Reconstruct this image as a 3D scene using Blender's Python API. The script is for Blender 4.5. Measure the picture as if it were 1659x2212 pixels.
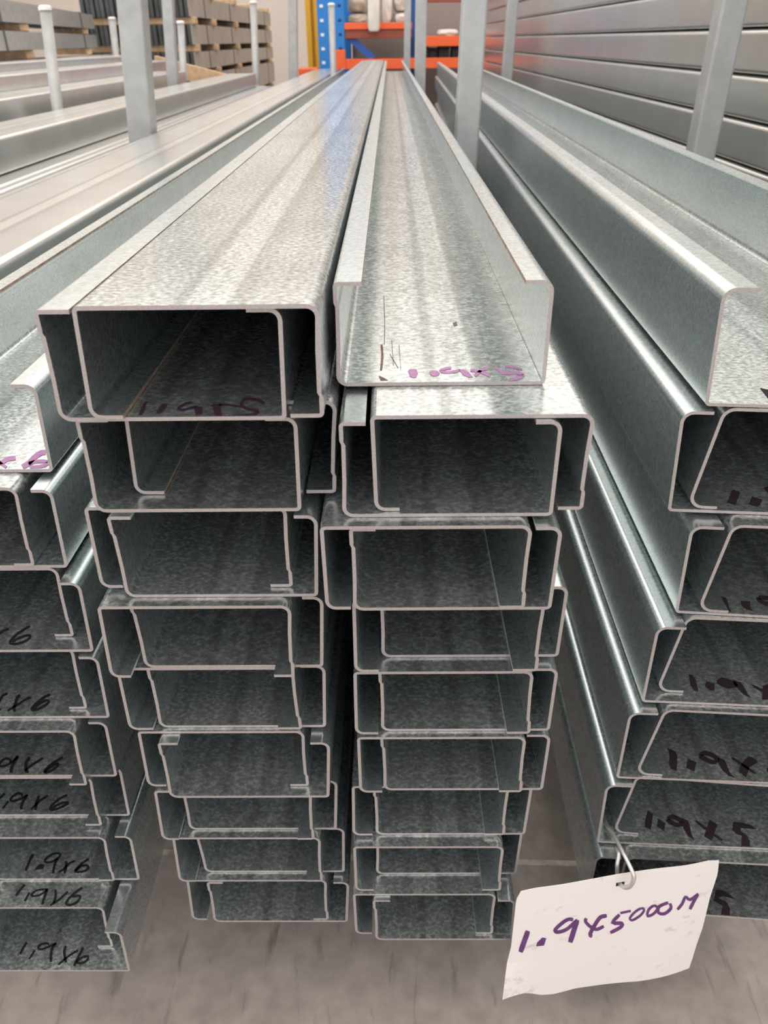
import bpy, bmesh, math, random
from mathutils import Vector, Matrix

for o in list(bpy.data.objects):
    bpy.data.objects.remove(o, do_unlink=True)
scene = bpy.context.scene
COL = scene.collection
random.seed(7)

# ------------------------------------------------------------------ camera
cam_data = bpy.data.cameras.new('camera')
cam = bpy.data.objects.new('camera', cam_data)
COL.objects.link(cam)
cam_data.sensor_fit = 'HORIZONTAL'
cam_data.sensor_width = 36.0
cam_data.lens = 35.805
right_v = Vector((0.99991207, 0.00592828, -0.01186187))
up_v = Vector((0.00697281, 0.52581286, 0.8505717))
fwd_v = Vector((-0.01127955, 0.85057962, -0.52572529))
m = Matrix.Identity(4)
for i in range(3):
    m[i][0], m[i][1], m[i][2] = right_v[i], up_v[i], -fwd_v[i]
cam.matrix_world = m
cam_data.clip_start = 0.01
cam_data.clip_end = 100
cam_data.dof.use_dof = True
cam_data.dof.focus_distance = 0.46
cam_data.dof.aperture_fstop = 24.0
scene.camera = cam

# ------------------------------------------------------------------ view and world (daylight through the open shop front)
scene.view_settings.view_transform = 'Standard'
scene.view_settings.look = 'None'
scene.view_settings.gamma = 1.0
scene.view_settings.use_curve_mapping = False
scene.view_settings.exposure = 0.0
world = bpy.data.worlds.new('daylight')
scene.world = world
world.use_nodes = True
bg = world.node_tree.nodes['Background']
bg.inputs[0].default_value = (0.97, 0.97, 1.0, 1)
bg.inputs[1].default_value = 1.65

FLOOR = -0.69
CEIL = 4.2

# added light: the unseen ceiling glows evenly over the shop (ROOF_GLOW is its radiance)
ROOF_GLOW = 2.0

# ------------------------------------------------------------------ materials
def nodes_of(mat):
    mat.use_nodes = True
    nt = mat.node_tree
    b = nt.nodes['Principled BSDF']
    return nt, b
def N(nt, kind, **kw):
    n = nt.nodes.new(kind)
    for k, v in kw.items():
        setattr(n, k, v)
    return n
def plain(name, col, rough=0.5, metal=0.0, noise=0.0, nscale=20.0, bump=0.0):
    mat = bpy.data.materials.new(name)
    nt, b = nodes_of(mat)
    b.inputs['Roughness'].default_value = rough
    b.inputs['Metallic'].default_value = metal
    b.inputs['Base Color'].default_value = (*col, 1)
    if noise or bump:
        tc = N(nt, 'ShaderNodeTexCoord')
        nz = N(nt, 'ShaderNodeTexNoise'); nz.inputs['Scale'].default_value = nscale; nz.inputs['Detail'].default_value = 4
        nt.links.new(tc.outputs['Object'], nz.inputs['Vector'])
        if noise:
            r = N(nt, 'ShaderNodeValToRGB')
            r.color_ramp.elements[0].position = 0.3; r.color_ramp.elements[1].position = 0.7
            r.color_ramp.elements[0].color = (*[max(0, c * (1 - noise)) for c in col], 1)
            r.color_ramp.elements[1].color = (*[min(1, c * (1 + noise)) for c in col], 1)
            nt.links.new(nz.outputs['Fac'], r.inputs['Fac']); nt.links.new(r.outputs['Color'], b.inputs['Base Color'])
        if bump:
            bp = N(nt, 'ShaderNodeBump'); bp.inputs['Strength'].default_value = bump; bp.inputs['Distance'].default_value = 0.002
            nt.links.new(nz.outputs['Fac'], bp.inputs['Height']); nt.links.new(bp.outputs['Normal'], b.inputs['Normal'])
    return mat

def galvanised(name, tint=(0.68, 0.725, 0.715), speck=0.40, rough=0.25, metal=0.87, bump=0.07, var=1.0):
    """zinc coated sheet: fine spangle grain, faint roll marks along the length"""
    mat = bpy.data.materials.new(name)
    nt, b = nodes_of(mat)
    tc = N(nt, 'ShaderNodeTexCoord'); oi = N(nt, 'ShaderNodeObjectInfo')
    add = N(nt, 'ShaderNodeVectorMath', operation='ADD')
    mul = N(nt, 'ShaderNodeVectorMath', operation='SCALE'); mul.inputs['Scale'].default_value = 7.0
    cmb = N(nt, 'ShaderNodeCombineXYZ')
    for k in range(3):
        nt.links.new(oi.outputs['Random'], cmb.inputs[k])
    nt.links.new(cmb.outputs[0], mul.inputs[0])
    nt.links.new(tc.outputs['Object'], add.inputs[0]); nt.links.new(mul.outputs[0], add.inputs[1])
    grain = N(nt, 'ShaderNodeTexNoise'); grain.inputs['Scale'].default_value = 430; grain.inputs['Detail'].default_value = 4.0; grain.inputs['Roughness'].default_value = 0.6
    mp = N(nt, 'ShaderNodeMapping'); mp.inputs['Scale'].default_value = (0.8, 1.0, 1.0)
    nt.links.new(add.outputs[0], mp.inputs['Vector']); nt.links.new(mp.outputs[0], grain.inputs['Vector'])
    big = N(nt, 'ShaderNodeTexNoise'); big.inputs['Scale'].default_value = 14; big.inputs['Detail'].default_value = 3
    nt.links.new(add.outputs[0], big.inputs['Vector'])
    mp2 = N(nt, 'ShaderNodeMapping'); mp2.inputs['Scale'].default_value = (60, 0.25, 60)
    roll = N(nt, 'ShaderNodeTexNoise'); roll.inputs['Scale'].default_value = 1.6; roll.inputs['Detail'].default_value = 2
    nt.links.new(add.outputs[0], mp2.inputs['Vector']); nt.links.new(mp2.outputs[0], roll.inputs['Vector'])
    # brightness factor
    g = N(nt, 'ShaderNodeMapRange'); g.inputs[1].default_value = 0.32; g.inputs[2].default_value = 0.68
    g.inputs[3].default_value = 1 - speck; g.inputs[4].default_value = 1 + speck
    nt.links.new(grain.outputs['Fac'], g.inputs[0])
    g2 = N(nt, 'ShaderNodeMapRange'); g2.inputs[1].default_value = 0.3; g2.inputs[2].default_value = 0.7; g2.inputs[3].default_value = 1 - 0.10 * max(var, 0.5); g2.inputs[4].default_value = 1 + 0.08 * max(var, 0.5)
    nt.links.new(big.outputs['Fac'], g2.inputs[0])
    g3 = N(nt, 'ShaderNodeMapRange'); g3.inputs[1].default_value = 0.35; g3.inputs[2].default_value = 0.65; g3.inputs[3].default_value = 1 - 0.07 * var; g3.inputs[4].default_value = 1 + 0.05 * var
    nt.links.new(roll.outputs['Fac'], g3.inputs[0])
    m1 = N(nt, 'ShaderNodeMath', operation='MULTIPLY'); m2 = N(nt, 'ShaderNodeMath', operation='MULTIPLY')
    nt.links.new(g.outputs[0], m1.inputs[0]); nt.links.new(g2.outputs[0], m1.inputs[1])
    nt.links.new(m1.outputs[0], m2.inputs[0])
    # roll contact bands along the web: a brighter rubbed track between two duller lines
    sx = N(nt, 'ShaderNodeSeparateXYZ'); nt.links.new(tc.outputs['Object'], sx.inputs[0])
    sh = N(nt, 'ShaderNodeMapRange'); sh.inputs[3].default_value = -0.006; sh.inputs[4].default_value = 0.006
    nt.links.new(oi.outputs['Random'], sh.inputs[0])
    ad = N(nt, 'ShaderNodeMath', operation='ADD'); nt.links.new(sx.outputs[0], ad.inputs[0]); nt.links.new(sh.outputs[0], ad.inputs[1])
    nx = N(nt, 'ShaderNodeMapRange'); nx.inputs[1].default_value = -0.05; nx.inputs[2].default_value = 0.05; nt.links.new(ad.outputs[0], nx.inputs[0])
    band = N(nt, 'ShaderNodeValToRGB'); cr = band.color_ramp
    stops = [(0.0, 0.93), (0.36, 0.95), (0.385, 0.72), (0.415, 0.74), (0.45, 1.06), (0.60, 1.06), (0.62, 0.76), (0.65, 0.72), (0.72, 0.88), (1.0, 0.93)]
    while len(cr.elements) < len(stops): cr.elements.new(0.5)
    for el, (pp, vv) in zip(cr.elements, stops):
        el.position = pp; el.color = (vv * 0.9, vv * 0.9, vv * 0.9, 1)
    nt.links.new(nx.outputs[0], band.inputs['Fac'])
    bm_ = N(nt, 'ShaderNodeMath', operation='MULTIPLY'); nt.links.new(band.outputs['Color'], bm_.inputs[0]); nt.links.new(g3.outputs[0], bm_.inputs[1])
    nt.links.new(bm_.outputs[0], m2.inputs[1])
    sc = N(nt, 'ShaderNodeVectorMath', operation='SCALE'); sc.inputs[0].default_value = tint
    nt.links.new(m2.outputs[0], sc.inputs['Scale'])
    nt.links.new(sc.outputs[0], b.inputs['Base Color'])
    b.inputs['Metallic'].default_value = metal
    rr = N(nt, 'ShaderNodeMapRange'); rr.inputs[1].default_value = 0.3; rr.inputs[2].default_value = 0.7; rr.inputs[3].default_value = rough - 0.06 * var; rr.inputs[4].default_value = rough + 0.08 * var
    nt.links.new(grain.outputs['Fac'], rr.inputs[0]); nt.links.new(rr.outputs[0], b.inputs['Roughness'])
    bp = N(nt, 'ShaderNodeBump'); bp.inputs['Strength'].default_value = bump; bp.inputs['Distance'].default_value = 0.0006
    nt.links.new(grain.outputs['Fac'], bp.inputs['Height']); nt.links.new(bp.outputs['Normal'], b.inputs['Normal'])
    return mat

M = {}
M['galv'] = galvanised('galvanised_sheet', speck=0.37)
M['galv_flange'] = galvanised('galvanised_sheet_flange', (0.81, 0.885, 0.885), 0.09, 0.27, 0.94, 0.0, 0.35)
M['galv_far'] = galvanised('galvanised_sheet_smooth', (0.86, 0.875, 0.85), 0.03, 0.26, 0.88, 0.0, 0.1)
M['cut'] = plain('cut_steel_edge', (0.41, 0.36, 0.345), 0.5, 0.35, 0.12, 900, 0.15)
M['lip_edge'] = plain('bright_zinc_lip_edge', (0.66, 0.70, 0.69), 0.4, 0.4, 0.1, 200)
M['rust'] = plain('rust_stained_edge', (0.30, 0.21, 0.16), 0.6, 0.3, 0.5, 120)
M['post'] = plain('dull_galvanised_tube', (0.42, 0.42, 0.41), 0.5, 0.5, 0.10, 30)
M['cap'] = plain('white_plastic_cap', (0.85, 0.84, 0.80), 0.4)
M['black_ink'] = plain('black_marker_ink', (0.012, 0.011, 0.012), 0.45)
M['brown_ink'] = plain('dark_brown_marker_ink', (0.022, 0.014, 0.016), 0.5)
M['plum_ink'] = plain('dark_plum_marker_ink', (0.035, 0.016, 0.03), 0.5)
M['mauve_ink'] = plain('faded_purple_marker_ink', (0.35, 0.17, 0.33), 0.5, 0.2, 0.15, 300)
M['purple_ink'] = plain('purple_marker_ink', (0.12, 0.03, 0.15), 0.5, 0, 0.25, 200)
M['scuff'] = plain('brown_scuff', (0.16, 0.11, 0.08), 0.7, 0.2, 0.4, 400)
M['bay_shade_sheet'] = plain('grey_brown_bay_shade', (0.34, 0.29, 0.26), 0.7)  # dark tone standing in for shade on the wall behind the rack
M['timber'] = plain('pale_timber', (0.62, 0.42, 0.25), 0.7, 0, 0.2, 25)
M['blue'] = plain('blue_rack_paint', (0.012, 0.20, 0.60), 0.35)
M['navy'] = plain('dark_blue_rack_paint', (0.025, 0.10, 0.42), 0.4)
M['orange'] = plain('orange_rack_paint', (0.85, 0.13, 0.03), 0.4)
M['maroon'] = plain('brown_red_paint', (0.30, 0.07, 0.04), 0.5)
M['yellow'] = plain('yellow_paint', (0.72, 0.40, 0.02), 0.45)
M['slot'] = plain('dark_slot', (0.02, 0.04, 0.10), 0.8)
M['sheet_side'] = plain('grey_brown_steel_pack', (0.40, 0.36, 0.31), 0.55, 0.1, 0.1, 8)
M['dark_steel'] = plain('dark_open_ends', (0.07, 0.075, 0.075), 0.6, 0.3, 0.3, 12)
M['black_box'] = plain('black_plastic', (0.03, 0.03, 0.035), 0.5)
M['strap'] = plain('steel_strapping', (0.12, 0.12, 0.12), 0.5, 0.5)
M['bag'] = plain('woven_white_sack', (0.74, 0.70, 0.64), 0.8, 0, 0.12, 12, 0.4)
M['bag2'] = plain('woven_tan_sack', (0.52, 0.46, 0.36), 0.85, 0, 0.2, 14, 0.4)
M['wire'] = plain('zinc_wire', (0.62, 0.61, 0.58), 0.35, 0.7, 0.1, 200)
M['bearer'] = plain('grey_timber_bearer', (0.24, 0.19, 0.15), 0.8, 0, 0.25, 20)
M['roof'] = plain('white_roof_sheet', (0.78, 0.76, 0.72), 0.7)
M['wall'] = plain('cream_wall_paint', (0.66, 0.59, 0.53), 0.75, 0, 0.04, 2)
glow_mat = bpy.data.materials.new('glowing_ceiling'); glow_mat.use_nodes = True  # emitting ceiling, added out of view as even overhead light
lb = glow_mat.node_tree.nodes['Principled BSDF']
lb.inputs['Base Color'].default_value = (0.7, 0.68, 0.64, 1)
lb.inputs['Emission Color'].default_value = (1, 0.955, 0.915, 1); lb.inputs['Emission Strength'].default_value = ROOF_GLOW
M['lamp'] = glow_mat

def floor_material():
    mat = bpy.data.materials.new('scuffed_concrete')
    nt, b = nodes_of(mat)
    tc = N(nt, 'ShaderNodeTexCoord')
    n1 = N(nt, 'ShaderNodeTexNoise'); n1.inputs['Scale'].default_value = 5; n1.inputs['Detail'].default_value = 6
    n2 = N(nt, 'ShaderNodeTexNoise'); n2.inputs['Scale'].default_value = 60; n2.inputs['Detail'].default_value = 5
    mp = N(nt, 'ShaderNodeMapping'); mp.inputs['Scale'].default_value = (75, 13, 1); mp.inputs['Rotation'].default_value = (0, 0, 0.35)
    n3 = N(nt, 'ShaderNodeTexNoise'); n3.inputs['Scale'].default_value = 1.3; n3.inputs['Detail'].default_value = 5; n3.inputs['Distortion'].default_value = 0.4
    nt.links.new(tc.outputs['Object'], n1.inputs['Vector']); nt.links.new(tc.outputs['Object'], n2.inputs['Vector'])
    nt.links.new(tc.outputs['Object'], mp.inputs['Vector']); nt.links.new(mp.outputs[0], n3.inputs['Vector'])
    r = N(nt, 'ShaderNodeValToRGB')
    r.color_ramp.elements[0].position = 0.3; r.color_ramp.elements[0].color = (0.275, 0.235, 0.211, 1)
    r.color_ramp.elements[1].position = 0.7; r.color_ramp.elements[1].color = (0.375, 0.325, 0.295, 1)
    nt.links.new(n1.outputs['Fac'], r.inputs['Fac'])
    r2 = N(nt, 'ShaderNodeValToRGB')
    r2.color_ramp.elements[0].position = 0.27; r2.color_ramp.elements[0].color = (0.62, 0.61, 0.60, 1)
    r2.color_ramp.elements[1].position = 0.40; r2.color_ramp.elements[1].color = (1, 1, 1, 1)
    nt.links.new(n3.outputs['Fac'], r2.inputs['Fac'])
    r3 = N(nt, 'ShaderNodeValToRGB')
    r3.color_ramp.elements[0].position = 0.3; r3.color_ramp.elements[0].color = (0.82, 0.82, 0.82, 1)
    r3.color_ramp.elements[1].position = 0.7; r3.color_ramp.elements[1].color = (1.1, 1.1, 1.1, 1)
    nt.links.new(n2.outputs['Fac'], r3.inputs['Fac'])
    mx = N(nt, 'ShaderNodeVectorMath', operation='MULTIPLY'); mx2 = N(nt, 'ShaderNodeVectorMath', operation='MULTIPLY')
    nt.links.new(r.outputs['Color'], mx.inputs[0]); nt.links.new(r2.outputs['Color'], mx.inputs[1])
    nt.links.new(mx.outputs[0], mx2.inputs[0]); nt.links.new(r3.outputs['Color'], mx2.inputs[1])
    nt.links.new(mx2.outputs[0], b.inputs['Base Color'])
    b.inputs['Roughness'].default_value = 0.42
    return mat
M['floor'] = floor_material()

def tag_material():
    mat = bpy.data.materials.new('grubby_white_card')
    nt, b = nodes_of(mat)
    tc = N(nt, 'ShaderNodeTexCoord')
    n1 = N(nt, 'ShaderNodeTexNoise'); n1.inputs['Scale'].default_value = 38; n1.inputs['Detail'].default_value = 6; n1.inputs['Roughness'].default_value = 0.7
    nt.links.new(tc.outputs['Object'], n1.inputs['Vector'])
    r = N(nt, 'ShaderNodeValToRGB')
    r.color_ramp.elements[0].position = 0.30; r.color_ramp.elements[0].color = (0.55, 0.48, 0.42, 1)
    r.color_ramp.elements[1].position = 0.41; r.color_ramp.elements[1].color = (0.81, 0.75, 0.715, 1)
    nt.links.new(n1.outputs['Fac'], r.inputs['Fac']); nt.links.new(r.outputs['Color'], b.inputs['Base Color'])
    b.inputs['Roughness'].default_value = 0.5
    return mat
M['tag'] = tag_material()

for kk in ('black_ink', 'brown_ink', 'plum_ink'):
    bb = M[kk].node_tree.nodes['Principled BSDF']; bb.inputs['Specular IOR Level'].default_value = 0.15; bb.inputs['Roughness'].default_value = 0.7

# ------------------------------------------------------------------ object helpers
def set_props(o, label=None, cat=None, group=None, kind=None):
    if label: o['label'] = label
    if cat: o['category'] = cat
    if group: o['group'] = group
    if kind: o['kind'] = kind
    return o
def empty(name, label, cat, loc=(0, 0, 0), rz=0.0, group=None):
    o = bpy.data.objects.new(name, None); COL.objects.link(o)
    o.empty_display_size = 0.05
    o.location = loc; o.rotation_euler = (0, 0, rz)
    return set_props(o, label, cat, group)
def mesh_obj(name, verts, faces, mats, parent=None, fmat=None, smooth=False, normals=None):
    me = bpy.data.meshes.new(name)
    me.from_pydata(verts, [], faces); me.update()
    for mt in (mats if isinstance(mats, (list, tuple)) else [mats]):
        me.materials.append(mt)
    if fmat:
        for p, k in zip(me.polygons, fmat): p.material_index = k
    if smooth or normals:
        for p in me.polygons: p.use_smooth = True
    if normals: me.normals_split_custom_set(normals)
    o = bpy.data.objects.new(name, me); COL.objects.link(o)
    if parent: o.parent = parent
    return o
class MB:
    """collects shapes, then links them as one mesh object"""
    def __init__(s): s.v = []; s.f = []; s.m = []
    def add(s, v, f, mi=0):
        b = len(s.v); s.v += [tuple(p) for p in v]
        s.f += [tuple(b + i for i in q) for q in f]; s.m += [mi] * len(f); return s
    def box(s, x0, x1, y0, y1, z0, z1, mi=0, c=0.0):
        if c <= 0:
            v = [(x, y, z) for z in (z0, z1) for y in (y0, y1) for x in (x0, x1)]
            f = [(0, 2, 3, 1), (4, 5, 7, 6), (0, 1, 5, 4), (2, 6, 7, 3), (0, 4, 6, 2), (1, 3, 7, 5)]
            return s.add(v, f, mi)
        bm = bmesh.new()
        bmesh.ops.create_cube(bm, size=1.0)
        for q in bm.verts:
            q.co = Vector((x0 + (q.co.x + .5) * (x1 - x0), y0 + (q.co.y + .5) * (y1 - y0), z0 + (q.co.z + .5) * (z1 - z0)))
        bmesh.ops.bevel(bm, geom=bm.edges[:], offset=c, segments=1, affect='EDGES')
        bm.verts.index_update()
        s.add([q.co[:] for q in bm.verts], [[q.index for q in fc.verts] for fc in bm.faces], mi); bm.free(); return s
    def loft(s, rings, mi=0, caps=True, closed=True):
        """rings: lists of points, one ring after another"""
        n = len(rings[0]); v = [p for r in rings for p in r]; f = []
        for a in range(len(rings) - 1):
            for i in range(n if closed else n - 1):
                j = (i + 1) % n
                f.append((a * n + i, a * n + j, (a + 1) * n + j, (a + 1) * n + i))
        if caps:
            f.append(tuple(reversed(range(n)))); f.append(tuple((len(rings) - 1) * n + i for i in range(n)))
        return s.add(v, f, mi)
    def tube(s, p, q, r, n=12, mi=0):
        p, q = Vector(p), Vector(q); d = (q - p).normalized()
        a = d.orthogonal().normalized(); b = d.cross(a)
        ring = lambda c: [c + r * (math.cos(2 * math.pi * i / n) * a + math.sin(2 * math.pi * i / n) * b) for i in range(n)]
        return s.loft([ring(p), ring(q)], mi)
    def bar(s, p, q, w, h, mi=0):
        """rectangular bar from p to q"""
        p, q = Vector(p), Vector(q); d = (q - p).normalized()
        a = d.cross(Vector((0, 0, 1)));
        a = a.normalized() if a.length > 1e-6 else Vector((1, 0, 0))
        b = a.cross(d)
        ring = lambda c: [c + a * w / 2 + b * h / 2, c - a * w / 2 + b * h / 2, c - a * w / 2 - b * h / 2, c + a * w / 2 - b * h / 2]
        return s.loft([ring(p), ring(q)], mi)
    def build(s, name, mats, parent=None, smooth=False):
        return mesh_obj(name, s.v, s.f, mats, parent, s.m, smooth)
STACKS = {"col0": [[["U", -0.2365, 0.3633, 0.0, -0.1976, 0.0, 0.003, 0.0132]],
  [["U", -0.2354, 0.3485, 0.0, -0.2508, 0.0, 0.003, 0.0116], ["D", -0.2504, 0.3472, 0.0, -0.1978, 0.0, -0.0028, 0.0116]],
  [["U", -0.2286, 0.3378, 0.0, -0.304, 0.0, 0.003, 0.0116], ["D", -0.242, 0.349, 0.0, -0.251, 0.0, -0.0017, 0.0116]],
  [["U", -0.2293, 0.3362, 0.0, -0.3572, 0.0, 0.003, 0.0116], ["D", -0.2427, 0.3418, 0.0, -0.3042, 0.0, -0.0021, 0.0116]],
  [["U", -0.2348, 0.3351, 0.0, -0.4104, 0.0, 0.003, 0.0116], ["D", -0.2482, 0.3264, 0.0, -0.3574, 0.0, -0.003, 0.0116]],
  [["U", -0.239, 0.3447, 0.0, -0.4636, 0.0, 0.003, 0.0116], ["D", -0.2524, 0.3352, 0.0, -0.4106, 0.0, -0.003, 0.0116]],
  [["U", -0.2377, 0.3303, 0.0, -0.5168, 0.0, 0.003, 0.0116], ["D", -0.2517, 0.3281, 0.0, -0.4638, 0.0, -0.003, 0.0116]],
  [["U", -0.244, 0.2937, 0.0, -0.57, 0.0, 0.003, 0.0116], ["D", -0.258, 0.31, 0.0, -0.517, 0.0, -0.003, 0.0116]]], "col1": [[["U", -0.0982, 0.3128, 0.0, -0.1444, 0.0004, 0.002, 0.015], ["D", -0.0804, 0.3101, 0.0, -0.0914, -0.003, -0.0006, 0.015]],
  [["U", -0.096, 0.321, 0.0, -0.1976, 0.0008, 0.0015, 0.015], ["D", -0.077, 0.3348, 0.0, -0.1446, -0.003, -0.0026, 0.015]],
  [["U", -0.0908, 0.321, 0.0, -0.2508, -0.0008, 0.0027, 0.012], ["D", -0.1042, 0.3266, 0.0, -0.1978, -0.0017, -0.0004, 0.012]],
  [["U", -0.0911, 0.324, 0.0, -0.304, -0.001, 0.0028, 0.0116], ["D", -0.1045, 0.3138, 0.0, -0.251, -0.003, -0.0017, 0.0116]],
  [["U", -0.0926, 0.3281, 0.0, -0.3572, 0.0, 0.0023, 0.0147], ["D", -0.1083, 0.3243, 0.0, -0.3042, -0.0017, 0.0017, 0.0147]],
  [["U", -0.0925, 0.3183, 0.0, -0.4104, 0.0003, 0.0029, 0.0121], ["D", -0.1059, 0.3254, 0.0, -0.3574, -0.0024, -0.0001, 0.0121]],
  [["U", -0.0911, 0.3334, 0.0, -0.4636, 0.0, 0.0028, 0.0116], ["D", -0.1045, 0.3239, 0.0, -0.4106, -0.003, -0.001, 0.0116]],
  [["U", -0.0878, 0.3362, 0.0, -0.5168, -0.0024, 0.0019, 0.012], ["D", -0.1019, 0.3274, 0.0, -0.4638, -0.003, -0.0011, 0.012]],
  [["U", -0.0873, 0.3299, 0.0, -0.57, 0.0011, 0.003, 0.0116], ["D", -0.1007, 0.3303, 0.0, -0.517, -0.003, -0.0009, 0.0116]]], "col2": [[["U", 0.024, 0.3511, 0.0, -0.1444, 0.0003, -0.0004, 0.0132]],
  [["U", 0.0266, 0.315, 0.0, -0.1976, 0.0002, -0.0003, 0.0122], ["D", 0.041, 0.317, 0.0, -0.1446, 0.0012, 0.0005, 0.0122]],
  [["U", 0.0303, 0.309, 0.0, -0.2508, -0.0005, 0.0007, 0.0129], ["D", 0.0159, 0.3072, 0.0, -0.1978, 0.0004, 0.0004, 0.0129]],
  [["U", 0.0441, 0.3317, 0.0, -0.304, -0.0015, 0.0004, 0.0138], ["D", 0.0293, 0.3174, 0.0, -0.251, -0.0005, 0.0002, 0.0138]],
  [["U", 0.0432, 0.3246, 0.0, -0.3572, -0.0012, 0.0001, 0.0141], ["D", 0.0281, 0.3202, 0.0, -0.3042, -0.0007, 0.0025, 0.0141]],
  [["U", 0.0441, 0.3236, 0.0, -0.4104, -0.0018, 0.0002, 0.0146], ["D", 0.0285, 0.3202, 0.0, -0.3574, -0.0, 0.0016, 0.0146]],
  [["U", 0.038, 0.329, 0.0, -0.4636, -0.0014, 0.001, 0.0137], ["D", 0.0233, 0.3271, 0.0, -0.4106, -0.0013, 0.0005, 0.0137]],
  [["U", 0.0371, 0.3344, 0.0, -0.5168, 0.0, 0.0008, 0.0133], ["D", 0.0227, 0.3203, 0.0, -0.4638, -0.0004, 0.0013, 0.0133]],
  [["U", 0.0361, 0.3161, 0.0, -0.57, -0.0013, -0.0017, 0.0126], ["D", 0.0207, 0.3195, 0.0, -0.517, 0.0002, 0.0008, 0.0126]]], "right": [[["U", 0.2454, 0.4007, -0.1, -0.171, -0.0038, 0.0, 0.0175]],
  [["U", 0.2373, 0.3967, -0.086, -0.2375, -0.0038, 0.0, 0.0173], ["D", 0.2556, 0.4001, -0.1, -0.1713, -0.0079, 0.0, 0.0173]],
  [["U", 0.2502, 0.3881, -0.1, -0.304, -0.0027, 0.0, 0.0187], ["D", 0.2699, 0.3874, -0.097, -0.2378, -0.0073, 0.0, 0.0187]],
  [["U", 0.2377, 0.3711, -0.064, -0.3705, -0.001, 0.0, 0.0178], ["D", 0.2565, 0.3809, -0.075, -0.3043, -0.0079, 0.0, 0.0178]],
  [["U", 0.2293, 0.3618, -0.05, -0.437, -0.0007, 0.0, 0.0187], ["D", 0.2511, 0.3675, -0.073, -0.3708, -0.009, 0.0, 0.0187]],
  [["U", 0.224, 0.3582, -0.051, -0.5035, -0.002, 0.0, 0.0187], ["D", 0.2441, 0.3728, -0.096, -0.4373, -0.0073, 0.0, 0.0187]],
  [["U", 0.2214, 0.3527, -0.078, -0.57, 0.0, 0.0, 0.0187], ["D", 0.2421, 0.3488, -0.058, -0.5038, 0.0, 0.0, 0.0187]]]}
SCUFFS = [["S",[-0.005,0.4986],[-0.0047,0.4821],[-0.0044,0.4601],[-0.0041,0.4413],[-0.0041,0.4264],[-0.0041,0.4136],[-0.0041,0.4052],[-0.0046,0.4987],[-0.0043,0.4821],[-0.0039,0.4602],[-0.0037,0.4413],[-0.0036,0.4264],[-0.0037,0.4136],[-0.0038,0.4051]],["S",[-0.006,0.405],[-0.0059,0.4003],[-0.0056,0.3938],[-0.0055,0.3872],[-0.0056,0.38],[-0.0058,0.3725],[-0.0059,0.3673],[-0.005,0.4053],[-0.0046,0.4007],[-0.0044,0.394],[-0.0042,0.3871],[-0.0044,0.3796],[-0.0046,0.3721],[-0.0049,0.367]],["S",[-0.0,0.4126],[0.0008,0.3735],[0.0003,0.4127],[0.0011,0.3735]],["S",[0.004,0.4049],[0.0046,0.3669],[0.0043,0.4049],[0.0048,0.367]],["S",[-0.001,0.3904],[0.0032,0.37],[-0.0008,0.3907],[0.0034,0.3703]],["P",[-0.0065,0.3597],[-0.0032,0.3559],[-0.0019,0.3535],[-0.0055,0.3536]],["P",[0.0362,0.4418],[0.0386,0.4443],[0.0386,0.4374],[0.0366,0.4358]]]
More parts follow.
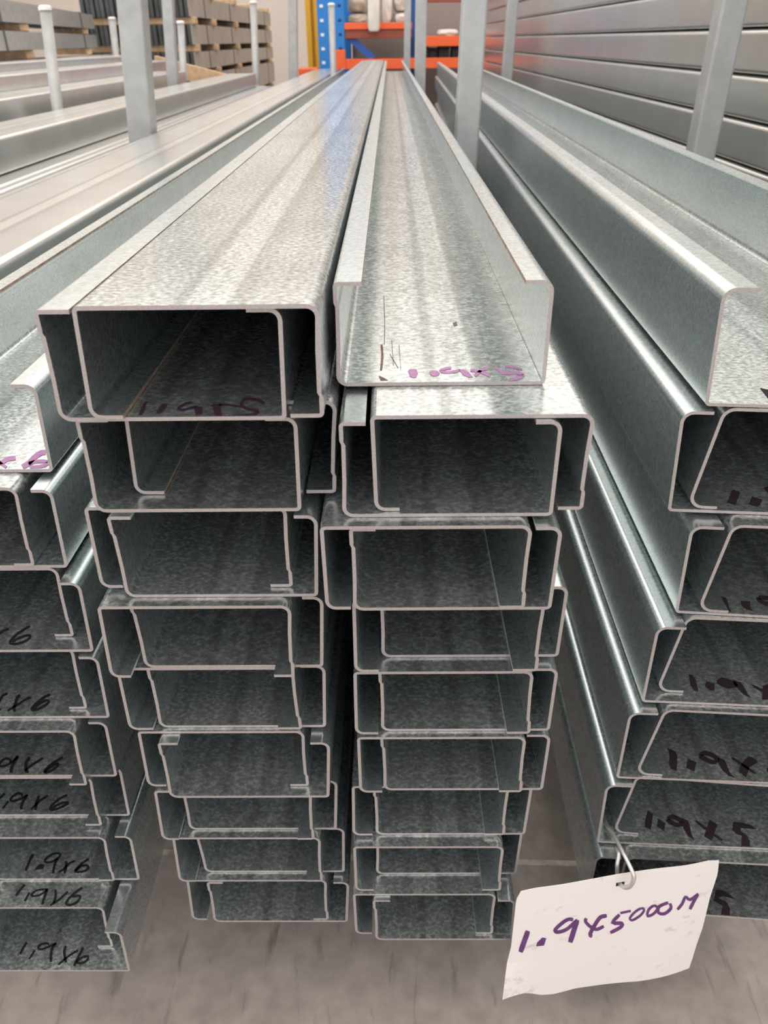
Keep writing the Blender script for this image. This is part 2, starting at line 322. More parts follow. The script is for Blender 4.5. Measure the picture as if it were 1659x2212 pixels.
WRITING = {"col1_1_U":[["P",[-0.1141,0.3299],[-0.1151,0.3296],[-0.1153,0.3264],[-0.1146,0.3193],[-0.1142,0.315],[-0.1132,0.3145],[-0.1125,0.3164],[-0.1126,0.3203],[-0.1137,0.3253],[-0.1139,0.3294]],["P",[-0.1041,0.3269],[-0.1061,0.3272],[-0.1068,0.3242],[-0.1067,0.3172],[-0.1052,0.3162],[-0.104,0.3181],[-0.1038,0.3221],[-0.1039,0.3261]],["S",[-0.093,0.3295],[-0.0937,0.3296],[-0.0947,0.3293],[-0.0956,0.3287],[-0.0965,0.3276],[-0.0972,0.3263],[-0.0978,0.3251],[-0.0982,0.324],[-0.0985,0.3229],[-0.098,0.3207],[-0.097,0.3196],[-0.0959,0.3189],[-0.0948,0.3187],[-0.0937,0.3193],[-0.0926,0.3203],[-0.0916,0.3211],[-0.0906,0.3217],[-0.0897,0.3222],[-0.0891,0.3228],[-0.0924,0.3274],[-0.093,0.327],[-0.0939,0.3267],[-0.0947,0.3262],[-0.0955,0.3253],[-0.0962,0.324],[-0.0967,0.3229],[-0.0971,0.322],[-0.0973,0.3215],[-0.0975,0.3222],[-0.0972,0.3219],[-0.0963,0.3213],[-0.0954,0.3212],[-0.0945,0.3217],[-0.0934,0.3227],[-0.0924,0.3236],[-0.0914,0.3242],[-0.0904,0.3247],[-0.0897,0.3248]],["P",[-0.0908,0.3228],[-0.0873,0.3237],[-0.0852,0.3149],[-0.0883,0.3147]],["P",[-0.0838,0.3257],[-0.0788,0.3264],[-0.0783,0.3241],[-0.0784,0.3221],[-0.0761,0.3134],[-0.0793,0.3134],[-0.082,0.3226]],["S",[-0.0797,0.3247],[-0.0786,0.3244],[-0.077,0.3244],[-0.0755,0.3242],[-0.074,0.3237],[-0.0725,0.323],[-0.0711,0.3225],[-0.0702,0.3221],[-0.0694,0.3219],[-0.069,0.322],[-0.08,0.3266],[-0.079,0.3268],[-0.0775,0.3267],[-0.0759,0.3265],[-0.0743,0.326],[-0.0727,0.3253],[-0.0714,0.3248],[-0.0704,0.3244],[-0.0697,0.3242],[-0.0692,0.3238]],["S",[-0.0589,0.3279],[-0.0599,0.3292],[-0.0613,0.3307],[-0.0628,0.3319],[-0.0641,0.3328],[-0.0654,0.3334],[-0.0666,0.3337],[-0.0678,0.3337],[-0.0689,0.3335],[-0.0698,0.3324],[-0.0703,0.3303],[-0.0704,0.3275],[-0.0699,0.3244],[-0.0687,0.3221],[-0.0674,0.3206],[-0.0658,0.3193],[-0.0639,0.3182],[-0.0618,0.3172],[-0.0607,0.3165],[-0.061,0.3176],[-0.0613,0.3171],[-0.0621,0.3163],[-0.0632,0.3158],[-0.0646,0.3154],[-0.0663,0.315],[-0.0682,0.3144],[-0.0702,0.3137],[-0.0715,0.3134],[-0.059,0.3255],[-0.06,0.3263],[-0.0614,0.3277],[-0.0628,0.3288],[-0.064,0.3296],[-0.0651,0.3301],[-0.0662,0.3304],[-0.0672,0.3304],[-0.0681,0.3302],[-0.0686,0.3297],[-0.0689,0.3283],[-0.069,0.3265],[-0.0689,0.3254],[-0.0684,0.3246],[-0.0673,0.3235],[-0.0659,0.3223],[-0.0641,0.3212],[-0.062,0.3202],[-0.0604,0.319],[-0.0597,0.3158],[-0.0604,0.3143],[-0.0613,0.3134],[-0.0625,0.3134],[-0.064,0.3134],[-0.0656,0.3134],[-0.0675,0.3134],[-0.0695,0.3134],[-0.071,0.3134]]],
 "col2_1_U":[["P",[0.0082,0.3657],[0.0092,0.3679],[0.0126,0.3678],[0.0132,0.3625],[0.0123,0.3572],[0.0105,0.3564],[0.009,0.3584]],["P",[0.0189,0.3638],[0.02,0.3658],[0.0231,0.3653],[0.0241,0.3623],[0.0232,0.3589],[0.0207,0.3585],[0.0193,0.3606]],["S",[0.0304,0.3702],[0.0296,0.3705],[0.0285,0.3703],[0.0273,0.37],[0.0261,0.3693],[0.0249,0.3683],[0.0239,0.366],[0.0245,0.3634],[0.0256,0.3622],[0.0268,0.3615],[0.0282,0.3615],[0.0297,0.3618],[0.0311,0.3623],[0.0324,0.3631],[0.0336,0.364],[0.0345,0.365],[0.0302,0.3675],[0.0295,0.3671],[0.0284,0.367],[0.0273,0.3666],[0.0262,0.366],[0.0252,0.3652],[0.0251,0.3658],[0.0252,0.3664],[0.0261,0.3654],[0.0272,0.3648],[0.0284,0.3647],[0.0298,0.3651],[0.0311,0.3655],[0.0323,0.3663],[0.0335,0.3672],[0.0344,0.3675]],["P",[0.034,0.3671],[0.0363,0.3674],[0.0387,0.3631],[0.0402,0.3565],[0.0381,0.3563],[0.0357,0.3596],[0.0343,0.3644]],["S",[0.0396,0.3647],[0.0402,0.3641],[0.0411,0.3636],[0.0421,0.3631],[0.0431,0.3626],[0.044,0.3622],[0.0449,0.3613],[0.0461,0.3596],[0.0474,0.3575],[0.0484,0.3563],[0.04,0.3676],[0.0407,0.3676],[0.0417,0.3671],[0.0427,0.3666],[0.0436,0.3662],[0.0446,0.3656],[0.0458,0.3646],[0.047,0.3628],[0.0483,0.3606],[0.0491,0.3587]],["S",[0.0487,0.3695],[0.0482,0.37],[0.0473,0.3699],[0.0461,0.3692],[0.045,0.3676],[0.044,0.3657],[0.0431,0.364],[0.0423,0.3624],[0.0415,0.3609],[0.041,0.3595],[0.0484,0.366],[0.0477,0.3656],[0.047,0.3656],[0.0463,0.3652],[0.0456,0.3641],[0.0447,0.3625],[0.0439,0.3608],[0.043,0.3592],[0.0422,0.3577],[0.0416,0.357]],["S",[0.0522,0.3675],[0.0525,0.3665],[0.0531,0.3658],[0.0537,0.3648],[0.054,0.3634],[0.0545,0.3613],[0.0555,0.3597],[0.057,0.3595],[0.0587,0.3599],[0.0602,0.3601],[0.0615,0.3599],[0.0628,0.3594],[0.0638,0.3589],[0.0644,0.3583],[0.0646,0.358],[0.0647,0.359],[0.0645,0.3586],[0.0637,0.3576],[0.0626,0.3566],[0.0609,0.3557],[0.0589,0.355],[0.0575,0.3541],[0.0529,0.3704],[0.0535,0.3701],[0.0541,0.3693],[0.0549,0.368],[0.0554,0.3661],[0.0558,0.3643],[0.0563,0.3633],[0.0574,0.3632],[0.059,0.3636],[0.0607,0.3639],[0.0622,0.3636],[0.0636,0.3631],[0.0647,0.3625],[0.0654,0.3617],[0.066,0.3604],[0.0658,0.3576],[0.0649,0.3557],[0.0638,0.3543],[0.0625,0.3531],[0.0607,0.3521],[0.0587,0.3517],[0.0573,0.3517]],["S",[0.0574,0.3695],[0.0582,0.3692],[0.0594,0.3692],[0.0608,0.3688],[0.0625,0.3675],[0.0643,0.3658],[0.0656,0.3648],[0.0577,0.3718],[0.0586,0.3721],[0.0599,0.3721],[0.0614,0.3716],[0.0631,0.3702],[0.065,0.3685],[0.0662,0.3669]]],
 "col0_1_U":[["S",[-0.2154,0.3686],[-0.2147,0.3683],[-0.2141,0.3686],[-0.2134,0.3693],[-0.213,0.3706],[-0.2126,0.3719],[-0.2121,0.3728],[-0.211,0.3733],[-0.2096,0.3735],[-0.2087,0.3742],[-0.2175,0.3726],[-0.2173,0.3732],[-0.2168,0.3735],[-0.2164,0.3739],[-0.2161,0.3749],[-0.2157,0.3764],[-0.2149,0.3777],[-0.2135,0.3784],[-0.2119,0.3787],[-0.2106,0.3783]],["S",[-0.2168,0.3703],[-0.2101,0.3641],[-0.217,0.3729],[-0.2103,0.3666]],["S",[-0.1959,0.385],[-0.1968,0.3859],[-0.1981,0.3861],[-0.1993,0.3856],[-0.2001,0.3841],[-0.2007,0.3823],[-0.2011,0.3801],[-0.2014,0.3775],[-0.2014,0.3748],[-0.2016,0.3727],[-0.2021,0.371],[-0.2028,0.3694],[-0.203,0.3678],[-0.1943,0.38],[-0.1947,0.3796],[-0.1955,0.3797],[-0.196,0.3795],[-0.1965,0.3787],[-0.197,0.3771],[-0.1974,0.3753],[-0.1976,0.3731],[-0.1977,0.3705],[-0.1979,0.3679],[-0.1986,0.3658],[-0.1993,0.3642],[-0.2002,0.3639]],["S",[-0.1987,0.3677],[-0.1978,0.3681],[-0.1968,0.3691],[-0.1957,0.3698],[-0.1944,0.3702],[-0.193,0.3703],[-0.1917,0.3703],[-0.1905,0.37],[-0.1897,0.3695],[-0.1901,0.3703],[-0.1904,0.3711],[-0.1907,0.3703],[-0.1912,0.3694],[-0.1918,0.3687],[-0.1928,0.368],[-0.1939,0.3675],[-0.1953,0.3672],[-0.197,0.367],[-0.198,0.3664],[-0.2005,0.3708],[-0.2,0.3719],[-0.1989,0.373],[-0.1976,0.3738],[-0.1962,0.3742],[-0.1946,0.3744],[-0.1931,0.3743],[-0.1917,0.3739],[-0.1903,0.3732],[-0.1885,0.371],[-0.188,0.3682],[-0.1884,0.3668],[-0.189,0.3657],[-0.1898,0.3649],[-0.1909,0.3642],[-0.1921,0.3639],[-0.1936,0.3639],[-0.1953,0.3639],[-0.1967,0.3639]]],
 "col0_3_U":[["S",[-0.2374,0.3511],[-0.2368,0.3517],[-0.2363,0.3527],[-0.2357,0.3536],[-0.2349,0.3544],[-0.234,0.3551],[-0.2334,0.3558],[-0.2386,0.3524],[-0.2384,0.3534],[-0.2379,0.3545],[-0.2372,0.3555],[-0.2363,0.3564],[-0.2353,0.3571],[-0.2345,0.3574]],["S",[-0.2226,0.3596],[-0.2234,0.359],[-0.2242,0.3579],[-0.2251,0.3567],[-0.226,0.3552],[-0.2269,0.3536],[-0.2277,0.352],[-0.2283,0.3502],[-0.2287,0.3484],[-0.229,0.3468],[-0.229,0.3456],[-0.2288,0.3445],[-0.2282,0.3432],[-0.2273,0.3423],[-0.2263,0.3419],[-0.2253,0.3417],[-0.2242,0.3416],[-0.2229,0.3418],[-0.2216,0.3422],[-0.2204,0.3428],[-0.2192,0.3437],[-0.2182,0.3447],[-0.2175,0.3459],[-0.217,0.3471],[-0.2169,0.3483],[-0.2172,0.3496],[-0.2181,0.3508],[-0.2191,0.3514],[-0.22,0.3514],[-0.2209,0.3513],[-0.2219,0.3509],[-0.2229,0.3503],[-0.2241,0.3495],[-0.2251,0.3486],[-0.2261,0.3475],[-0.227,0.3463],[-0.2274,0.3454],[-0.2215,0.3581],[-0.2219,0.3572],[-0.2228,0.3561],[-0.2236,0.3549],[-0.2245,0.3535],[-0.2254,0.3519],[-0.2261,0.3504],[-0.2267,0.3487],[-0.2271,0.3469],[-0.2273,0.3455],[-0.2274,0.3446],[-0.2273,0.3441],[-0.2273,0.3441],[-0.2272,0.344],[-0.2268,0.3438],[-0.2261,0.3437],[-0.2251,0.3437],[-0.2239,0.3438],[-0.2228,0.3441],[-0.2216,0.3447],[-0.2205,0.3456],[-0.2196,0.3465],[-0.219,0.3475],[-0.2186,0.3486],[-0.2185,0.3494],[-0.2185,0.3495],[-0.2184,0.3493],[-0.2185,0.3493],[-0.219,0.3494],[-0.2198,0.3492],[-0.2207,0.3489],[-0.2217,0.3483],[-0.2227,0.3475],[-0.2237,0.3467],[-0.2247,0.3457],[-0.2255,0.3446],[-0.2263,0.3439]]],
 "col0_4_U":[["S",[-0.2494,0.3564],[-0.2502,0.3562],[-0.251,0.3556],[-0.2517,0.3547],[-0.252,0.3535],[-0.2521,0.3522],[-0.2521,0.351],[-0.252,0.3499],[-0.2519,0.3488],[-0.2517,0.3479],[-0.2483,0.3548],[-0.2487,0.3542],[-0.2495,0.3537],[-0.25,0.3531],[-0.2502,0.3522],[-0.2502,0.3511],[-0.2503,0.35],[-0.2502,0.3489],[-0.2501,0.3479],[-0.2502,0.3472]],["S",[-0.2483,0.3412],[-0.2467,0.3407],[-0.2486,0.3426],[-0.247,0.3421]],["S",[-0.2405,0.3547],[-0.2411,0.3545],[-0.2417,0.3538],[-0.2421,0.3526],[-0.2419,0.351],[-0.2415,0.3494],[-0.2411,0.3479],[-0.2409,0.3463],[-0.2407,0.3446],[-0.2402,0.3428],[-0.2393,0.3412],[-0.2384,0.3401],[-0.2377,0.3396],[-0.2391,0.353],[-0.2393,0.3523],[-0.2397,0.3518],[-0.2399,0.3512],[-0.2398,0.3503],[-0.2394,0.3488],[-0.239,0.3472],[-0.2388,0.3454],[-0.2386,0.3438],[-0.2384,0.3427],[-0.238,0.3421],[-0.2374,0.3414],[-0.237,0.3407]],["S",[-0.2328,0.3528],[-0.2336,0.3525],[-0.2347,0.3517],[-0.2358,0.3507],[-0.2368,0.3495],[-0.2377,0.3481],[-0.2386,0.3469],[-0.2394,0.3458],[-0.2401,0.3449],[-0.2409,0.344],[-0.2417,0.343],[-0.2425,0.3421],[-0.2428,0.3413],[-0.2318,0.3514],[-0.2324,0.3507],[-0.2335,0.35],[-0.2345,0.3491],[-0.2354,0.3479],[-0.2363,0.3466],[-0.2372,0.3453],[-0.238,0.3443],[-0.2388,0.3433],[-0.2395,0.3425],[-0.2403,0.3415],[-0.2411,0.3405],[-0.2418,0.34]],["S",[-0.2213,0.3553],[-0.2222,0.355],[-0.2232,0.3542],[-0.2243,0.3532],[-0.2253,0.3519],[-0.2262,0.3504],[-0.227,0.3487],[-0.2277,0.3469],[-0.2284,0.3449],[-0.2287,0.3432],[-0.2283,0.3416],[-0.227,0.3403],[-0.2258,0.34],[-0.2246,0.3403],[-0.2233,0.3409],[-0.222,0.3417],[-0.2207,0.3429],[-0.2195,0.3443],[-0.2187,0.3457],[-0.2184,0.347],[-0.2186,0.3484],[-0.2196,0.3499],[-0.2208,0.3504],[-0.2219,0.3503],[-0.2229,0.3499],[-0.224,0.3489],[-0.2251,0.3476],[-0.226,0.3464],[-0.2266,0.3451],[-0.227,0.3438],[-0.2271,0.3428],[-0.2203,0.3537],[-0.2208,0.353],[-0.2218,0.3523],[-0.2228,0.3514],[-0.2237,0.3502],[-0.2246,0.3487],[-0.2253,0.3471],[-0.2261,0.3454],[-0.2267,0.3435],[-0.2269,0.3422],[-0.2269,0.3419],[-0.2271,0.3421],[-0.2267,0.3421],[-0.2258,0.3423],[-0.2245,0.3428],[-0.2234,0.3436],[-0.2222,0.3447],[-0.2211,0.3461],[-0.2203,0.3472],[-0.2202,0.3481],[-0.2202,0.3485],[-0.2201,0.3483],[-0.2201,0.3483],[-0.2208,0.3483],[-0.2216,0.3479],[-0.2225,0.3471],[-0.2236,0.3459],[-0.2244,0.3447],[-0.2249,0.3436],[-0.2253,0.3424],[-0.2257,0.3417]]],
 "col0_5_U":[["S",[-0.2561,0.3449],[-0.2563,0.3456],[-0.2569,0.3468],[-0.2578,0.348],[-0.259,0.3488],[-0.2602,0.3493],[-0.2614,0.3495],[-0.2623,0.3492],[-0.2631,0.3487],[-0.2637,0.3479],[-0.2642,0.347],[-0.2644,0.3459],[-0.2645,0.3447],[-0.2641,0.3436],[-0.2634,0.3423],[-0.2622,0.3413],[-0.2609,0.3411],[-0.2597,0.3413],[-0.2585,0.3417],[-0.2575,0.3423],[-0.2567,0.343],[-0.2559,0.3439],[-0.2553,0.3448],[-0.2548,0.3458],[-0.2544,0.3468],[-0.2539,0.3479],[-0.2535,0.349],[-0.2533,0.35],[-0.2573,0.3448],[-0.2577,0.3455],[-0.2581,0.3464],[-0.2585,0.3469],[-0.2591,0.3472],[-0.2598,0.3476],[-0.2605,0.3477],[-0.2611,0.3475],[-0.2617,0.3471],[-0.2622,0.3465],[-0.2626,0.3457],[-0.2628,0.3448],[-0.2628,0.3441],[-0.2627,0.3435],[-0.2624,0.343],[-0.2624,0.3429],[-0.2617,0.3429],[-0.2607,0.3431],[-0.2597,0.3434],[-0.2588,0.3439],[-0.258,0.3446],[-0.2573,0.3454],[-0.2568,0.3462],[-0.2563,0.3471],[-0.2559,0.3481],[-0.2555,0.3492],[-0.255,0.3503],[-0.2546,0.351]],["S",[-0.255,0.3508],[-0.2553,0.3494],[-0.2555,0.3474],[-0.2556,0.3455],[-0.2556,0.3441],[-0.2557,0.3429],[-0.2555,0.3415],[-0.2551,0.3398],[-0.2545,0.3381],[-0.254,0.337],[-0.2531,0.3497],[-0.253,0.3481],[-0.2532,0.3461],[-0.2533,0.3442],[-0.2534,0.3429],[-0.2534,0.3419],[-0.2533,0.3408],[-0.2529,0.3394],[-0.2524,0.3378],[-0.2523,0.3367]],["S",[-0.2464,0.3499],[-0.2468,0.3495],[-0.2472,0.3485],[-0.2473,0.3473],[-0.2472,0.3458],[-0.2469,0.3442],[-0.2465,0.3426],[-0.2459,0.3409],[-0.2451,0.3392],[-0.2442,0.3376],[-0.2428,0.3365],[-0.2418,0.3363],[-0.2414,0.3365],[-0.2447,0.3485],[-0.2447,0.3478],[-0.2449,0.347],[-0.245,0.3461],[-0.245,0.345],[-0.2447,0.3437],[-0.2444,0.3424],[-0.2438,0.3409],[-0.2432,0.3395],[-0.2428,0.3387],[-0.2428,0.3387],[-0.2425,0.3387],[-0.242,0.3384]],["S",[-0.2369,0.3496],[-0.2379,0.3488],[-0.2392,0.3474],[-0.2403,0.3461],[-0.2413,0.345],[-0.2423,0.3439],[-0.2432,0.3428],[-0.244,0.3413],[-0.2446,0.3399],[-0.2449,0.3387],[-0.2358,0.3483],[-0.2365,0.3472],[-0.2377,0.3458],[-0.2389,0.3444],[-0.2399,0.3434],[-0.2408,0.3423],[-0.2417,0.3413],[-0.2424,0.34],[-0.243,0.3385],[-0.2436,0.3376]],["S",[-0.2238,0.3499],[-0.2247,0.3494],[-0.2258,0.3485],[-0.2269,0.3475],[-0.228,0.3464],[-0.2291,0.3451],[-0.2301,0.3437],[-0.2311,0.3417],[-0.2319,0.3396],[-0.2322,0.3377],[-0.2307,0.3359],[-0.2293,0.3359],[-0.228,0.3363],[-0.2268,0.337],[-0.2255,0.3381],[-0.2245,0.3393],[-0.2237,0.3407],[-0.2232,0.3423],[-0.2232,0.3438],[-0.2249,0.3451],[-0.2261,0.3448],[-0.2272,0.3443],[-0.2281,0.3433],[-0.229,0.3421],[-0.2298,0.3409],[-0.2305,0.3398],[-0.231,0.3387],[-0.2312,0.3378],[-0.2226,0.3484],[-0.2233,0.3476],[-0.2244,0.3467],[-0.2255,0.3457],[-0.2265,0.3446],[-0.2276,0.3435],[-0.2285,0.3421],[-0.2294,0.3403],[-0.2302,0.3383],[-0.2304,0.3371],[-0.2309,0.3378],[-0.2302,0.3378],[-0.2292,0.3381],[-0.2282,0.3388],[-0.227,0.3398],[-0.2261,0.3409],[-0.2254,0.3422],[-0.225,0.3435],[-0.2249,0.3438],[-0.2242,0.3431],[-0.225,0.3429],[-0.2258,0.3424],[-0.2266,0.3416],[-0.2275,0.3405],[-0.2282,0.3394],[-0.2288,0.3383],[-0.2293,0.3372],[-0.2298,0.3366]]],
 "col0_6_U":[["S",[-0.2835,0.363],[-0.2855,0.3586],[-0.282,0.3617],[-0.284,0.3574]],["S",[-0.2781,0.3562],[-0.2794,0.3498],[-0.2765,0.3551],[-0.2778,0.3488]],["S",[-0.2683,0.3598],[-0.2686,0.3605],[-0.2693,0.3616],[-0.2704,0.3626],[-0.2717,0.3631],[-0.2729,0.3632],[-0.2741,0.3629],[-0.2752,0.3621],[-0.2761,0.361],[-0.2768,0.3599],[-0.2772,0.3587],[-0.2773,0.3575],[-0.2767,0.356],[-0.2754,0.355],[-0.274,0.3547],[-0.2728,0.3547],[-0.2715,0.3551],[-0.2703,0.3558],[-0.2693,0.3564],[-0.2684,0.3569],[-0.2677,0.3573],[-0.267,0.3579],[-0.2661,0.3586],[-0.2652,0.3595],[-0.2647,0.3602],[-0.2694,0.3595],[-0.2699,0.36],[-0.2703,0.3607],[-0.2707,0.3611],[-0.2713,0.3613],[-0.2721,0.3614],[-0.2729,0.3612],[-0.2737,0.3605],[-0.2745,0.3595],[-0.2751,0.3585],[-0.2755,0.3576],[-0.2755,0.3568],[-0.2756,0.3567],[-0.2755,0.3567],[-0.2747,0.3565],[-0.2737,0.3565],[-0.2727,0.3569],[-0.2716,0.3575],[-0.2705,0.3581],[-0.2697,0.3586],[-0.269,0.359],[-0.2683,0.3595],[-0.2675,0.3602],[-0.2666,0.3611],[-0.2658,0.3615]],["S",[-0.2665,0.3614],[-0.267,0.3605],[-0.2673,0.359],[-0.2675,0.3574],[-0.2676,0.3559],[-0.2676,0.3544],[-0.2674,0.3529],[-0.2671,0.3514],[-0.2667,0.3499],[-0.2662,0.349],[-0.2648,0.3603],[-0.2648,0.3591],[-0.2652,0.3576],[-0.2654,0.3562],[-0.2654,0.3549],[-0.2654,0.3535],[-0.2653,0.3522],[-0.265,0.3509],[-0.2646,0.3496],[-0.2646,0.3487]],["S",[-0.2578,0.3605],[-0.258,0.3596],[-0.2579,0.3581],[-0.2577,0.3561],[-0.2572,0.3535],[-0.2564,0.3506],[-0.2557,0.3485],[-0.256,0.3597],[-0.2557,0.3586],[-0.2557,0.3572],[-0.2555,0.3555],[-0.255,0.353],[-0.2543,0.3502],[-0.254,0.3482]],["S",[-0.2511,0.361],[-0.2522,0.3603],[-0.2535,0.3589],[-0.2547,0.3575],[-0.2557,0.3561],[-0.2564,0.3546],[-0.2571,0.3532],[-0.2578,0.3518],[-0.2584,0.3504],[-0.2587,0.3493],[-0.2499,0.3596],[-0.2507,0.3586],[-0.252,0.3573],[-0.2531,0.356],[-0.254,0.3546],[-0.2548,0.3532],[-0.2555,0.3518],[-0.2561,0.3504],[-0.2567,0.3491],[-0.2573,0.3483]],["S",[-0.2372,0.3614],[-0.2385,0.3607],[-0.2403,0.3594],[-0.2419,0.358],[-0.2431,0.3565],[-0.2441,0.355],[-0.2448,0.3536],[-0.2454,0.3521],[-0.2457,0.3507],[-0.2457,0.3494],[-0.245,0.3481],[-0.2438,0.3473],[-0.2426,0.3472],[-0.2413,0.3474],[-0.2397,0.3479],[-0.2382,0.3486],[-0.2366,0.3496],[-0.2351,0.3507],[-0.234,0.3517],[-0.2332,0.3525],[-0.2326,0.3533],[-0.2334,0.3551],[-0.2347,0.3554],[-0.2362,0.3553],[-0.2378,0.355],[-0.2393,0.3543],[-0.2409,0.3533],[-0.2422,0.3523],[-0.2431,0.3512],[-0.2437,0.3501],[-0.2439,0.3493],[-0.2361,0.3601],[-0.2372,0.359],[-0.239,0.3577],[-0.2405,0.3564],[-0.2416,0.3551],[-0.2426,0.3537],[-0.2433,0.3523],[-0.2437,0.351],[-0.244,0.3498],[-0.244,0.349],[-0.244,0.349],[-0.244,0.349],[-0.2434,0.3489],[-0.2422,0.3491],[-0.2408,0.3496],[-0.2393,0.3503],[-0.2379,0.3512],[-0.2364,0.3523],[-0.2353,0.3532],[-0.2346,0.354],[-0.2342,0.3545],[-0.2337,0.3536],[-0.2341,0.3536],[-0.2354,0.3535],[-0.2367,0.3532],[-0.2381,0.3526],[-0.2396,0.3517],[-0.2408,0.3508],[-0.2416,0.3498],[-0.2421,0.3488],[-0.2426,0.3482]]],
 "col0_7_U":[["S",[-0.2714,0.3501],[-0.2717,0.3492],[-0.2719,0.3476],[-0.272,0.3455],[-0.2719,0.3425],[-0.2718,0.3392],[-0.2715,0.3368],[-0.2698,0.3493],[-0.2697,0.3482],[-0.2699,0.3466],[-0.27,0.3447],[-0.27,0.3418],[-0.2698,0.3385],[-0.27,0.3362]],["P",[-0.2622,0.3418],[-0.259,0.3413],[-0.2583,0.338],[-0.2643,0.337],[-0.2638,0.3397]],["S",[-0.249,0.3482],[-0.2492,0.3493],[-0.2502,0.3504],[-0.2515,0.3511],[-0.2528,0.3513],[-0.2544,0.3512],[-0.2559,0.3508],[-0.2574,0.3498],[-0.2588,0.3486],[-0.2599,0.3473],[-0.2604,0.3461],[-0.2606,0.3448],[-0.26,0.3434],[-0.2587,0.3424],[-0.2572,0.342],[-0.2557,0.3421],[-0.2542,0.3425],[-0.2526,0.3434],[-0.2513,0.3443],[-0.2502,0.3454],[-0.2493,0.3467],[-0.249,0.3479],[-0.2503,0.3484],[-0.2506,0.349],[-0.2508,0.3492],[-0.2513,0.3494],[-0.2523,0.3496],[-0.2535,0.3495],[-0.2548,0.3492],[-0.2561,0.3483],[-0.2574,0.3472],[-0.2583,0.3461],[-0.2588,0.3451],[-0.2589,0.3443],[-0.2589,0.344],[-0.2586,0.3439],[-0.2577,0.3437],[-0.2566,0.3437],[-0.2553,0.3441],[-0.2539,0.3449],[-0.2526,0.3458],[-0.2516,0.3468],[-0.2508,0.3479],[-0.2503,0.3487]],["S",[-0.2517,0.3465],[-0.2521,0.3456],[-0.2523,0.3441],[-0.2523,0.3421],[-0.2519,0.3395],[-0.2513,0.3366],[-0.2507,0.3345],[-0.2501,0.3457],[-0.25,0.3446],[-0.2502,0.3432],[-0.2502,0.3415],[-0.2499,0.339],[-0.2493,0.3362],[-0.2491,0.3342]],["S",[-0.2373,0.3448],[-0.2384,0.3446],[-0.2398,0.344],[-0.2412,0.343],[-0.2422,0.3414],[-0.2431,0.3396],[-0.2439,0.3381],[-0.245,0.3371],[-0.2461,0.3364],[-0.2468,0.3357],[-0.2365,0.3436],[-0.2374,0.343],[-0.2387,0.3425],[-0.2398,0.3416],[-0.2407,0.3402],[-0.2416,0.3384],[-0.2425,0.3369],[-0.2437,0.3357],[-0.2449,0.3349],[-0.2458,0.3345]],["S",[-0.2445,0.3437],[-0.2444,0.3432],[-0.244,0.3425],[-0.2436,0.3413],[-0.2431,0.3392],[-0.2427,0.3365],[-0.2421,0.3345],[-0.2432,0.3441],[-0.2427,0.3436],[-0.2421,0.3426],[-0.2416,0.3411],[-0.2411,0.3388],[-0.2407,0.336],[-0.2405,0.3341]],["S",[-0.2281,0.3464],[-0.2292,0.3457],[-0.2305,0.3444],[-0.2318,0.343],[-0.2328,0.3415],[-0.2337,0.3399],[-0.2343,0.3386],[-0.2349,0.3377],[-0.2352,0.3368],[-0.2348,0.3354],[-0.2335,0.3347],[-0.2321,0.3345],[-0.2308,0.3345],[-0.2293,0.3346],[-0.2277,0.3348],[-0.2264,0.3353],[-0.2254,0.3362],[-0.2247,0.3373],[-0.2245,0.3386],[-0.2251,0.3399],[-0.2263,0.341],[-0.2277,0.3416],[-0.2292,0.3415],[-0.2308,0.3411],[-0.2323,0.3404],[-0.2334,0.3392],[-0.2342,0.3377],[-0.2345,0.3366],[-0.2269,0.3452],[-0.2278,0.3442],[-0.2291,0.3429],[-0.2303,0.3416],[-0.2312,0.3402],[-0.2321,0.3387],[-0.2327,0.3374],[-0.2332,0.3365],[-0.2335,0.3359],[-0.2338,0.3364],[-0.2336,0.3364],[-0.2326,0.3362],[-0.2315,0.3362],[-0.2301,0.3363],[-0.2287,0.3365],[-0.2276,0.3369],[-0.2269,0.3376],[-0.2264,0.3384],[-0.2263,0.339],[-0.2264,0.3392],[-0.2268,0.3396],[-0.2273,0.3398],[-0.2284,0.3397],[-0.2298,0.3394],[-0.2309,0.3388],[-0.2318,0.3378],[-0.2325,0.3365],[-0.2332,0.3357]]],
